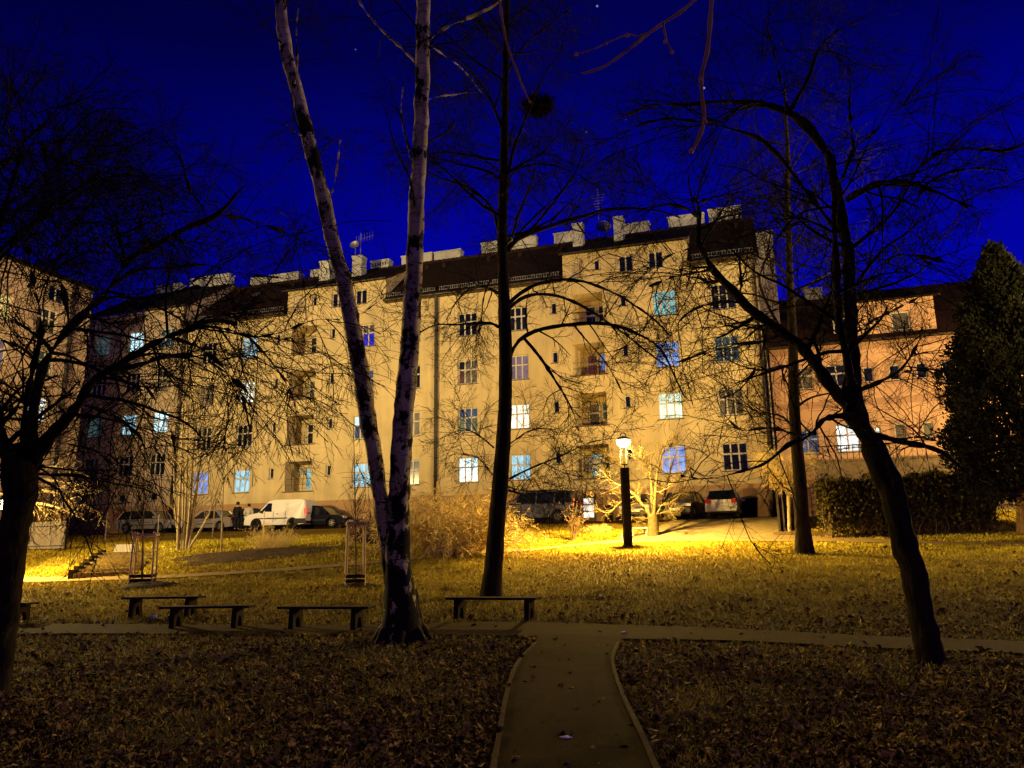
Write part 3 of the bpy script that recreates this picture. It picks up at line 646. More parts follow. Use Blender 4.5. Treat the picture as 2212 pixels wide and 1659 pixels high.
# rooftop antenna and satellite dish, lit cellar entrance
e = MB().box(9.47, 10.35, .20, .26, 3.2, 4.88).build('entrance_door', 'frame_brown', m2)
pn = MB()
for k in range(3): pn.quad((9.60, .19, 3.62+k*.41), (10.22, .19, 3.62+k*.41), (10.22, .19, 3.95+k*.41), (9.60, .19, 3.95+k*.41))
pn.build('pane', 'lit_white', e)
MB().box(9.3, 10.5, -.12, .33, 3.1, 3.24).build('doorstep', 'step_stone', m2)
def dish(s, q, z, r, label):
    d = broot('satellite_dish', s, q, label=label, cat='satellite dish'); prof = [(0.001, 0), (r*.35, .03), (r*.7, .11), (r, .24)]
    mb = MB().lathe(prof, k=18); o = mb.build('reflector', 'metal_grey', d, True); o.location = (0, 0, z); o.rotation_euler = (math.radians(70), 0, math.radians(12)); 
    MB().tube([(0, .05, z-1.1), (0, .05, z+.1)], .03, 6).build('mast', 'metal_grey', d); MB().bar((0, -.02, z-.2), (.05, -.5, z+.02), .03).build('arm', 'metal_grey', d)
dish(-4.25, -5.1, 24.15, .55, 'round satellite dish on the roof ridge between two tall chimneys of the right house')
dish(-24.2, -5.1, 25.6, .38, 'satellite dish high on a mast beside a chimney of the middle house')
an = broot('rooftop_antenna', -4.6, -5.3, label='thin rooftop antenna rising above the ridge of the right house', cat='antenna')
MB().tube([(0, 0, 23.2), (0, 0, 27.4)], .02, 6).build('mast', 'metal_grey', an)
mb = MB(); [mb.bar((-.5+.06*k, 0, 26.9-.22*k), (.5-.06*k, 0, 26.9-.22*k), .025) for k in range(6)]; mb.build('element', 'metal_grey', an)
an = broot('rooftop_antenna', -24.0, -5.6, label='comb shaped rooftop antenna above the chimneys of the middle house', cat='antenna')
MB().tube([(0, 0, 23.2), (0, 0, 26.9)], .035, 6).build('mast', 'metal_grey', an)
mb = MB().bar((-.5, 0, 26.3), (1.3, -.2, 26.5), .022); [mb.bar((-.4+.25*k, -.02*k, 26.0+.03*k), (-.4+.25*k, -.02*k, 26.7+.03*k), .018) for k in range(7)]; mb.build('element', 'metal_grey', an)
# tall grey firewall beyond the right end
fw = broot('firewall', 5.86, -3.5, label='tall grey windowless firewall between the yellow and the orange house', cat='wall')
MB().box(0, 1.15, 0, 6, 3, 21.65).build('wall', 'grey_render', fw); MB().box(-.06, 1.21, -.06, 6.06, 21.65, 21.75).build('coping', 'metal_grey', fw)
# stepped-up house at the left end
m0 = broot('apartment_building', -35.5, 0, label='darker house standing one step higher at the left end of the row', cat='building')
rows = [7.58, 10.74, 14.0, 17.25]; ops = []; cw = 1.46
cx0 = [-1.78, -4.72, -8.0]
for z in rows:
    for cx in cx0: ops.append((cx-cw/2, cx+cw/2, z, z+1.6))
mb = MB(); wall(mb, -9.6, 0, 5.35, 20.4, ops+[(-2.2, -1.5, 5.75, 6.3), (-5.1, -4.4, 5.75, 6.3)]); mb.quad((-9.6, 0, 3), (-9.6, 0, 20.4), (-9.6, 10.5, 20.4), (-9.6, 10.5, 3)); mb.poly([(0, 0, EAVE-.3), (0, 10.5, EAVE-.3), (0, 10.5, 20.4), (0, RY, 23.9), (0, 0, 20.4)])
mb.build('wall', 'facade_left', m0)
pm = MB(); wall(pm, -9.6, -.01, 2.8, 5.35, [], y=-.04); pm.quad((-9.6, -.04, 5.35), (-.01, -.04, 5.35), (-.01, 0, 5.35), (-9.6, 0, 5.35)); pm.build('plinth', 'plinth', m0)
lw = [[D, D, T_], ['lit_cyan_bright', 'lit_cyan', 'lit_dimteal'], [Cn, D, D], ['lit_dimteal', 'lit_cyan_bright', 'lit_dimteal']]
for r, z in enumerate(rows):
    for c, cx in enumerate(cx0): window(m0, cx, z, cw, 1.6, lw[r][c])
for cx in (-1.85, -4.75): window(m0, cx, 5.75, .7, .55, cols=1, rows=1, fr=.05)
rf = MB(); roof_quad(rf, -9.8, .15, -.4, 20.42, RY, 23.9); roof_quad(rf, -9.8, .15, 10.9, 20.42, RY+.01, 23.895); ro = rf.build('roof', 'roof_dark', m0)
MB().tube([(-9.8, -.47, 20.36), (.15, -.47, 20.36)], .08, 8).build('gutter', 'gutter', ro)
for a, b, z in ((-8.2, -5.6, 24.7), (-4.6, -3.4, 24.9), (-3.0, -.6, 24.95)): chimney(m0, a, b, 23, z, RY+.2, .7)
downpipe(m0, -.12, 3.3, 20.3, r=.09)
# wing seen end-on at the far left
wg = broot('apartment_building', -36.9, 7.7, label='brown rendered side wing at the far left edge behind the big tree', cat='building')
WZ = 19.3
gm = MB(); ops = []
wr = [(3.0, 6.9), (3.0, 9.95), (3.0, 12.9), (3.0, 15.6), (6.2, 6.9), (6.2, 9.95), (6.2, 12.9), (6.2, 15.6), (9.6, 6.9), (9.6, 9.95), (9.6, 12.9), (9.6, 15.6)]
def turn(o): o.rotation_euler = (0, 0, PI/2); o.location = (0, -20, 0); return o
# wall built along local x then turned: local x -> toward the building line
def mirror(x): return 20-x
sub = MB(); wall(sub, 0, 20, 4.8, WZ, [(mirror(cx)-.75, mirror(cx)+.75, z, z+1.55) for cx, z in wr]+[(mirror(2.5)-.6, mirror(2.5)+.6, 17.75, 18.75), (mirror(7.6)-.6, mirror(7.6)+.6, 17.75, 18.75)])
turn(sub.build('wall', 'facade_wing', wg))
sub = MB(); sub.box(0, 20, -.04, .1, 2.5, 4.8); turn(sub.build('plinth', 'plinth', wg))
wl = {(3.0, 9.95): 'lit_white', (6.2, 9.95): 'lit_green', (6.2, 12.9): 'lit_pink', (6.2, 15.6): 'lit_yellow', (3.0, 12.9): 'glass_teal', (3.0, 15.6): 'glass_dark'}
for cx, z in wr: turn(window(wg, mirror(cx), z, 1.5, 1.55, wl.get((cx, z), D)))
for cx in (2.5, 7.6): turn(window(wg, mirror(cx), 17.75, 1.2, 1.0, cols=2, rows=1))
sub = MB().box(-9, 0.01, 0, .2, 2.5, WZ); sub.build('end_wall', 'facade_wing', wg)
MB().box(-9.3, .35, -20, .3, WZ, WZ+.22).build('roof', 'roof_dark', wg)
turn(MB().tube([(mirror(1.35), -.14, 3.2), (mirror(1.35), -.14, WZ)], .13, 8).build('downpipe', 'pipe_dark', wg))
dr = MB().box(mirror(3.4), mirror(2.2), -.07, .0, 3.1, 5.2).build('door', 'frame_brown', wg); turn(dr)
MB().tube([(mirror(2.3), -.12, 4.15), (mirror(2.3), -.12, 4.3)], .02, 6).build('handle', 'metal_grey', dr)
# orange house on the right
ph = broot('orange_house', 6.15, -1.5, label='orange rendered house with small square windows behind the hedge, right', cat='building')
sm = [(5.31, 10.9), (6.69, 10.9), (8.09, 10.9), (9.40, 10.9), (6.6, 7.5), (8.02, 7.5), (9.45, 7.5), (10.9, 10.9), (12.4, 10.9), (10.9, 7.5), (12.4, 7.5)]
big = [(1.7, 10.75, 1.25, 1.35, 'glass_curtain'), (3.6, 10.75, 1.2, 1.35, D), (1.7, 6.95, 1.2, 1.4, 'lit_dimblue'), (3.85, 6.95, 1.25, 1.6, 'lit_white'), (5.35, 7.55, .55, .75, 'lit_white')]
ops = [(a-.28, a+.28, z, z+.92) for a, z in sm]+[(a-w_/2, a+w_/2, z, z+h_) for a, z, w_, h_, _ in big]
mb = MB(); wall(mb, 0, 22, 2.8, 13.3, ops, dep=.16); mb.quad((0, 0, 2.8), (0, 0, 13.3), (0, 11, 13.3), (0, 11, 2.8)); mb.build('wall', 'peach', ph)
bd = MB()
wall(bd, 0, 22, 9.55, 9.95, [], y=-.03); wall(bd, 0, 22, 6.4, 6.62, [], y=-.03); wall(bd, 0, 22, 12.85, 13.3, [], y=-.03)
bd.quad((0, -.03, 9.95), (22, -.03, 9.95), (22, 0, 9.95), (0, 0, 9.95)); bd.build('band', 'peach_band', ph)
for a, z in sm:
    sr = MB(); wall(sr, a-.52, a+.52, z-.22, z+1.15, [(a-.281, a+.281, z-.001, z+.921)], y=-.012, dep=.01); sr.build('surround', 'peach_band', ph)
    window(ph, a, z, .56, .92, 'glass_curtain' if z < 8 else D, cols=1, rows=1, y=.08, fr=.07, sill=False)
for a, z, w_, h_, k_ in big: window(ph, a, z, w_, h_, k_, cols=2, rows=2, y=.08)
rf = MB(); roof_quad(rf, -.1, 22.3, -.45, 13.3, 4.6, 17.75); roof_quad(rf, -.1, 22.3, 9.6, 13.3, 4.61, 17.745); ro = rf.build('roof', 'roof_tile', ph)
MB().tube([(-.1, -.52, 13.28), (22.3, -.52, 13.28)], .08, 8).build('gutter', 'gutter', ro)
dm = MB(); wall(dm, 4.6, 9.15, 13.42, 15.75, [(6.85, 7.85, 13.8, 14.95)], y=.05, dep=.12); dm.quad((9.15, .05, 13.42), (9.15, 3.2, 13.42), (9.15, 3.2, 15.75), (9.15, .05, 15.75)); dm.quad((4.6, .05, 13.42), (4.6, .05, 15.75), (4.6, 3.2, 15.75), (4.6, 3.2, 13.42))
d = dm.build('dormer', 'peach', ph); rr = MB(); roof_quad(rr, 4.35, 9.5, -.25, 15.72, 3.0, 16.6); rr.build('dormer_roof', 'roof_tile', d)
window(ph, 7.35, 13.8, 1.0, 1.15, 'glass_curtain', cols=1, rows=1, y=.13, fr=.09)
window(ph, 4.05, 13.9, .7, .95, D, cols=1, rows=2, y=-.1, fr=.07, sill=False, name='roof_window')
MB().box(2.6, 3.7, 4.3, 5, 17.2, 18.3).build('chimney', 'grey_render', ro)

# ================================================================== TREES
def rnd(a, b): return random.uniform(a, b)
def tree(name, base, label, trunk, limbs, extra=0, L1=(1.2, 2.6), n1=9, n2=7, n3=5, L2=(.5, 1.2), L3=(.2, .5), ang=(35, 75), droop=.03, mat='bark_dark', tmat='twig_dark', cat='tree', group=None, twr=.0032, kt=12, t0=.25, top=True, extraL=(2, 4), l3=True, up=None, rs1=.42):
    root = empty(name, base, label=label, cat=cat, group=group)
    tb = Tubes(); tb.add(trunk[0][None], trunk[1][None], kt)
    for l in limbs: tb.add(l[0][None], l[1][None], 7)
    tb.build('trunk', mat, root, base)
    P, Rr = stack([(resample(l[0], l[1], 13)) for l in limbs]) if limbs else (np.zeros((0, 13, 3)), np.zeros((0, 13)))
    tw = Tubes()
    if extra:
        tp, tr = resample(trunk[0], trunk[1], 13)
        E_, Er = spawn(tp[None], tr[None], extra, extraL, (45, 80), .35, .09, 12, .12, -.02, t0=.45 if t0 < .45 else t0, rmin=.01, taper=.25, lenfall=.2)
        tw.add(E_, Er, 6); P = np.concatenate([P, E_]); Rr = np.concatenate([Rr, Er])
    a1, b1 = spawn(P, Rr, n1, L1, ang, rs1, .04, 7, .12, droop, t0=.12, rmin=.006, up=up)
    tw.add(a1, b1, 5)
    a2, b2 = spawn(a1, b1, n2, L2, (30, 65), .6, .016, 5, .13, droop, rmin=twr*1.2); tw.add(a2, b2, 3)
    if l3:
        a3, b3 = spawn(a2, b2, n3, L3, (30, 60), .7, .008, 3, .14, droop, rmin=twr); tw.add(a3, b3, 3)
    tw.build('crown', tmat, root, base); return root
def trunkline(pts, widths, d0, d1=None, n=16, base=None):
    d1 = d1 or d0; m = len(pts); out = []; rad = []
    for i, (u, v) in enumerate(pts):
        d = d0+(d1-d0)*i/(m-1); out.append(at(u, v, d)); rad.append(widths[i]/2*d/FP)
    if base is not None: out.insert(0, np.array([out[0][0], out[0][1], base[2]-.25])); rad.insert(0, rad[0]*1.15)
    return resample(out, rad, n)
def rough(o, amt, sc):
    """uneven bark outline"""
    t = bpy.data.textures.new('lump', 'CLOUDS'); t.noise_scale = sc; s = o.modifiers.new('sub', 'SUBSURF'); s.subdivision_type = 'CATMULL_CLARK'; s.levels = s.render_levels = 1
    m = o.modifiers.new('lumps', 'DISPLACE'); m.texture = t; m.strength = amt; m.mid_level = .5
# --- dark tree in the middle
b = G(1060, 1290); d = depth(b)
tk = trunkline([(1059, 1284), (1066, 1230), (1073, 1130), (1084, 1000), (1091, 880), (1092, 760), (1089, 650), (1086, 560), (1085, 480), (1089, 350), (1090, 250), (1092, 150), (1094, 30), (1096, -80), (1098, -200)], [50, 42, 38, 35, 31, 30, 27, 24, 22, 20, 18, 16, 13, 10, 6], d, n=40, base=b)
LB = [([(1101, 665), (1125, 643), (1167, 633), (1220, 643), (1268, 666), (1315, 698), (1358, 727), (1400, 762), (1440, 790)], 2.5, 10, 3),
      ([(1099, 655), (1135, 624), (1172, 610), (1225, 602), (1262, 608), (1300, 621), (1342, 640), (1384, 669), (1415, 690), (1450, 730)], -2.5, 10, 3),
      ([(1101, 770), (1112, 738), (1136, 722), (1167, 711), (1225, 701), (1273, 697), (1315, 699), (1358, 711), (1400, 733), (1432, 754), (1455, 810), (1480, 860)], 1, 13, 3),
      ([(1096, 540), (1114, 516), (1146, 502), (1188, 489), (1225, 476), (1252, 471), (1294, 455), (1331, 450), (1363, 449), (1420, 455), (1470, 470)], 2, 14, 3),
      ([(1144, 500), (1167, 473), (1188, 447), (1215, 412), (1245, 370), (1262, 320)], -1, 9, 3),
      ([(1130, 728), (1167, 772), (1194, 814), (1215, 846), (1238, 890), (1250, 930)], -1.5, 9, 3),
      ([(1240, 702), (1262, 730), (1290, 760), (1320, 800), (1345, 850)], .5, 5, 2),
      ([(1076, 706), (1061, 698), (1027, 698), (985, 702), (950, 700), (925, 708), (900, 722)], -1.5, 8, 2),
      ([(1077, 634), (1051, 621), (1019, 621), (987, 650), (965, 690)], 2, 8, 2),
      ([(1078, 500), (1064, 453), (1045, 430), (995, 397), (962, 390), (922, 370), (900, 365)], 1, 10, 3),
      ([(1084, 275), (1064, 225), (1048, 195), (1025, 165), (1005, 139), (969, 116), (936, 93)], -2, 9, 3),
      ([(1050, 198), (1012, 198), (972, 205), (938, 214)], 1, 5, 2),
      ([(1099, 370), (1111, 314), (1134, 261), (1160, 192), (1190, 139), (1207, 126), (1225, 60)], 1, 9, 3),
      ([(1099, 372), (1131, 359), (1177, 354), (1215, 362), (1262, 385), (1310, 420)], -1, 6, 2),
      ([(1096, 542), (1111, 516), (1160, 463), (1207, 420), (1250, 370), (1290, 340)], 2.6, 7, 2),
      ([(1101, 1034), (1136, 1016), (1173, 1000), (1207, 987), (1241, 971), (1265, 958), (1300, 950), (1335, 946)], -1.5, 5, 1.5),
      ([(1175, 1000), (1199, 1013), (1226, 1024), (1262, 1030)], .5, 3, 1.5),
      ([(1100, 960), (1125, 942), (1140, 932), (1170, 925), (1210, 930)], 1.5, 4, 1.5),
      ([(1067, 967), (1040, 945), (1015, 930), (987, 923)], -1, 4, 1.5),
      ([(1066, 1028), (1050, 1008), (1030, 987), (1000, 980)], 1, 4, 1.5),
      ([(1100, 1060), (1136, 1070), (1150, 1080)], 1, 5, 1.5), ([(1098, 1052), (1130, 1060), (1180, 1060), (1215, 1055)], -1.2, 4, 1.5),
      ([(1093, 160), (1130, 100), (1180, 60), (1230, 20)], 2, 6, 3), ([(1088, 120), (1050, 60), (1020, -10)], -2, 6, 3), ([(1093, 60), (1130, 20), (1170, -30)], -1, 5, 3),
      ([(1078, 590), (1062, 600), (1045, 640), (1038, 700), (1020, 760)], 1.4, 6, 2), ([(1082, 430), (1100, 390), (1050, 350), (1000, 330)], -2, 5, 2)]
lim = [limb(p, d, d+dd, a, c) for p, dd, a, c in LB]
ct = tree('bare_tree', b, 'dark bare tree with a straight trunk in the middle', tk, lim, extra=12, n1=10, n2=7, n3=5, L1=(.9, 2.4), droop=.03, extraL=(2, 4), twr=.0036)
rough([c for c in ct.children if c.name.startswith('trunk')][0], .05, .2)
# nest
nb = at(1163, 225, d+1); nt_ = Tubes(); K = 260
o_ = rs.normal(size=(K, 3)); o_ = norm(o_)*np.array([.36, .28, .15])*rs.uniform(.45, 1.25, (K, 1))+np.array([0, 0, -.06])*rs.uniform(0, 2, (K, 1)); dr = norm(np.cross(o_, rs.normal(size=(K, 3))))
P_ = np.stack([nb+o_-dr*.25, nb+o_*1.05, nb+o_+dr*.25], 1); nt_.add(P_, np.full((K, 3), .012), 3)
tag(nt_.build('bird_nest', 'twig_dark', None), 'untidy dark nest of twigs in the crown of the middle tree', 'nest')

# --- birch with two stems
b = G(868, 1385); d = depth(b); root = empty('birch_tree', b, label='birch with two pale black-marked stems parting near the ground', cat='tree')
s1 = trunkline([(868, 1372), (866, 1330), (862, 1270), (858, 1195), (862, 1089), (866, 984), (870, 917), (880, 811), (888, 705), (893, 600), (897, 540), (899, 430), (908, 330), (911, 200), (914, 80), (914, 0), (914, -120), (912, -260)], [100, 76, 66, 58, 47, 45, 45, 43, 41, 38, 37, 35, 33, 31, 30, 29, 25, 18], d, d, n=46, base=b)
s2 = trunkline([(850, 1330), (844, 1250), (836, 1180), (823, 1089), (810, 984), (796, 917), (781, 811), (761, 705), (742, 600), (720, 529), (699, 430), (666, 298), (642, 200), (616, 100), (605, 0), (590, -120), (570, -260)], [30, 30, 30, 33, 35, 37, 39, 36, 33, 32, 31, 30, 28, 27, 25, 20, 14], d-.1, d+.9, n=46)
tb = Tubes(); tb.add(s1[0][None], s1[1][None], 16); tb.add(s2[0][None], s2[1][None], 16)
BL = [([(925, 86), (955, 63), (995, 46), (1038, 26), (1071, 10), (1110, -30)], -1, 9, 4), ([(896, 132), (863, 99), (823, 63), (780, 10), (760, -40)], 1, 7, 4),
      ([(888, 345), (880, 310), (872, 290), (866, 240), (870, 190)], 0, 5, 2), ([(925, 215), (950, 208), (972, 205), (1010, 200)], .5, 5, 2),
      ([(712, 425), (722, 400), (730, 350), (735, 300)], -.6, 4, 1.5), ([(664, 300), (640, 285), (620, 270)], .4, 4, 1.5), ([(636, 180), (642, 150), (640, 60), (650, -20)], -.3, 4, 2),
      ([(925, 95), (960, 120), (1000, 150), (1040, 200)], .8, 5, 2), ([(765, 690), (795, 668), (830, 640)], -.5, 3, 1), ([(770, 1000), (790, 1040), (800, 1050)], -.5, 3, 1)]
bl = [limb(p, d, d+dd*2, a, c) for p, dd, a, c in BL]
for l in bl: tb.add(l[0][None], l[1][None], 6)
# root flare
for k in range(7):
    a = 2*PI*k/7+.3; rr = .34; q = np.array([math.cos(a), math.sin(a), 0]); p3 = b+q*.56; p3[2] = terr(p3[0], p3[1])-.08
    l = resample([b+np.array([0, 0, .85])+q*.12, b+q*.26+np.array([0, 0, .32]), p3], [.15, .15, .05], 9); tb.add(l[0][None], l[1][None], 8)
o = tb.build('trunk', 'birch_bark', root, b); rough(o, .07, .22)
P, Rr = stack([resample(l[0], l[1], 13) for l in bl]); tw = Tubes()
tp = np.stack([resample(s[0][22:], s[1][22:], 13)[0] for s in (s1, s2)]); tr = np.stack([resample(s[0][22:], s[1][22:], 13)[1] for s in (s1, s2)])
E_, Er = spawn(tp, tr, 11, (1.2, 2.8), (25, 60), .16, .025, 12, .12, .02, rmin=.006); tw.add(E_, Er, 5)
a1, b1 = spawn(np.concatenate([P, E_]), np.concatenate([Rr, Er]), 7, (.6, 1.5), (30, 60), .5, .012, 6, .14, .10, rmin=.004); tw.add(a1, b1, 4)
a2, b2 = spawn(a1, b1, 7, (.4, .9), (25, 55), .6, .006, 4, .15, .16, rmin=.0026); tw.add(a2, b2, 3); tw.build('crown', 'twig_dark', root, b)

# --- big leaning tree on the right
b = G(2012, 1432); d = depth(b)
tk = trunkline([(2010, 1425), (2001, 1380), (1990, 1330), (1977, 1250), (1963, 1200), (1951, 1171), (1938, 1110), (1925, 1050), (1902, 1012), (1885, 960), (1866, 932), (1850, 905), (1842, 850), (1841, 780), (1838, 680), (1835, 600), (1831, 540), (1816, 463), (1806, 397), (1786, 331), (1750, 281), (1718, 251), (1690, 236), (1640, 222), (1590, 220)],
   [64, 58, 55, 53, 54, 53, 53, 56, 53, 57, 60, 52, 38, 31, 27, 26, 26, 23, 20, 19, 20, 17, 15, 12, 9], d, d+1.2, n=60, base=b)
LB = [([(1838, 880), (1810, 855), (1778, 813), (1760, 781), (1733, 750), (1699, 723), (1638, 682), (1606, 655), (1575, 619), (1547, 591), (1522, 553), (1507, 524), (1511, 481), (1511, 452), (1500, 430)], 1.5, 32, 12, 20),
      ([(1840, 830), (1825, 760), (1812, 690), (1808, 600), (1806, 548), (1800, 470), (1803, 400), (1790, 330)], -1, 24, 10, 16),
      ([(1811, 500), (1791, 476), (1758, 436), (1722, 387), (1695, 350), (1658, 312), (1628, 292), (1604, 286), (1524, 265), (1435, 256), (1380, 270), (1340, 290)], 1.2, 13, 4, 18),
      ([(1590, 220), (1540, 220), (1480, 228), (1420, 225), (1370, 240), (1330, 262)], 1, 11, 3, 13),
      ([(1640, 222), (1600, 230), (1560, 262), (1500, 262)], -1, 8, 3, 13),
      ([(1831, 432), (1861, 410), (1904, 394), (1943, 392), (1993, 403), (2043, 423), (2089, 446)], -1, 17, 5, 13),
      ([(1955, 392), (1996, 354), (2036, 324), (2076, 319), (2125, 321), (2175, 327), (2212, 308)], -1, 7, 3, 13),
      ([(1996, 403), (2043, 374), (2109, 364), (2152, 367), (2230, 375)], 1, 7, 3, 13),
      ([(1821, 384), (1844, 324), (1897, 278), (1970, 208), (2010, 178)], -1, 8, 2, 13),
      ([(1844, 324), (1838, 271), (1833, 198), (1831, 139)], 1, 6, 2, 13), ([(1706, 240), (1745, 172), (1768, 103), (1811, 66), (1844, 50), (1890, 45)], 1, 8, 2, 13),
      ([(1700, 236), (1680, 150), (1660, 70), (1646, 20)], -1, 6, 2, 13),
      ([(1840, 905), (1815, 898), (1783, 903), (1767, 916), (1760, 932), (1733, 951), (1699, 961), (1664, 996), (1621, 1013), (1579, 1024), (1537, 1034), (1505, 1034), (1473, 1028)], -1.5, 14, 2, 18),
      ([(1760, 934), (1720, 940), (1680, 926), (1640, 925), (1600, 930), (1568, 900)], 1, 8, 2, 13),
      ([(1880, 936), (1921, 948), (1958, 956), (2011, 967), (2043, 980), (2069, 1004), (2106, 1033), (2138, 1049), (2175, 1065), (2204, 1075)], 1.5, 15, 3, 14),
      ([(1940, 950), (1985, 944), (2040, 960), (2100, 1000)], -1.5, 6, 2, 13),
      ([(1856, 842), (1892, 829), (1937, 805), (1963, 776), (1987, 734), (1993, 712)], -1, 7, 2, 13), ([(1937, 805), (1980, 800), (2040, 795)], 1, 4, 2, 13),
      ([(1850, 640), (1880, 600), (1920, 560), (1960, 550), (2040, 565)], -1.5, 7, 3, 13), ([(1846, 720), (1890, 690), (1930, 670), (1990, 640)], 1.5, 6, 2, 13),
      ([(1607, 656), (1570, 650), (1520, 660), (1480, 680), (1450, 720), (1430, 760)], 1, 7, 2, 13), ([(1540, 582), (1500, 590), (1450, 600), (1400, 620)], -1, 6, 2, 13), ([(1690, 718), (1640, 740), (1560, 745), (1500, 770), (1440, 790)], 1.5, 7, 2, 13),
      ([(1660, 696), (1640, 780), (1600, 840), (1560, 860)], 1, 6, 2, 13), ([(1509, 470), (1480, 450), (1430, 440), (1380, 455)], -1, 7, 2, 13), ([(1507, 440), (1550, 425), (1600, 440)], 1, 6, 2, 13),
      ([(1512, 530), (1480, 540), (1440, 555), (1400, 590)], .5, 5, 2, 13)]
lim = [limb(p, d+.4, d+.4+dd*1.6, a, c, n=nn) for p, dd, a, c, nn in LB]
bt = tree('bare_tree', b, 'largest bare tree, thick trunk leaning left from the lower right corner', tk, lim, extra=8, n1=12, n2=7, n3=4, L1=(.6, 2.1), L2=(.35, .95), L3=(.15, .4), droop=.03, t0=.5, kt=16, extraL=(1.5, 3), twr=.0023)
rough([c for c in bt.children if c.name.startswith('trunk')][0], .08, .22)

# --- slim tree right of the lamp
b = G(1738, 1197); d = depth(b)
tk = trunkline([(1738, 1190), (1734, 1140), (1730, 1090), (1728, 1040), (1721, 960), (1716, 890), (1714, 800), (1712, 720), (1708, 640), (1705, 560), (1703, 480), (1700, 420), (1702, 340), (1698, 260), (1695, 180)], [42, 32, 30, 28, 25, 24, 22, 19, 16, 14, 13, 12, 10, 7, 4], d, n=34, base=b)
LB = [([(1712, 740), (1680, 700), (1650, 640), (1640, 600), (1655, 560), (1665, 500)], 1, 8, 3), ([(1708, 660), (1740, 620), (1790, 590), (1820, 570)], 1.5, 7, 3), ([(1706, 600), (1680, 570), (1650, 560), (1610, 540)], -1, 6, 3),
      ([(1720, 880), (1750, 860), (1790, 850), (1830, 848)], 1, 6, 2), ([(1714, 800), (1690, 790), (1650, 800), (1600, 790), (1560, 770)], -1.5, 7, 2), ([(1705, 540), (1735, 500), (1750, 450), (1765, 400)], 1, 6, 2),
      ([(1702, 480), (1670, 440), (1640, 420)], 2, 5, 2), ([(1714, 820), (1745, 790), (1770, 760), (1780, 700)], -1, 6, 2), ([(1718, 930), (1690, 900), (1650, 890), (1620, 870)], 1, 6, 2), ([(1702, 400), (1680, 340), (1650, 300)], 1, 5, 2), ([(1700, 380), (1730, 330), (1750, 300)], -1, 5, 2), ([(1708, 650), (1690, 600), (1620, 600), (1560, 640)], 2, 6, 2)]
lim = [limb(p, d, d+dd*2, a, c) for p, dd, a, c in LB]
o = tree('bare_tree', b, 'slim upright bare tree between the street lamp and the leaning tree', tk, lim, extra=14, n1=8, n2=6, n3=4, L1=(1.2, 2.8), L2=(.6, 1.4), L3=(.3, .6), twr=.006, extraL=(2.5, 4.5))

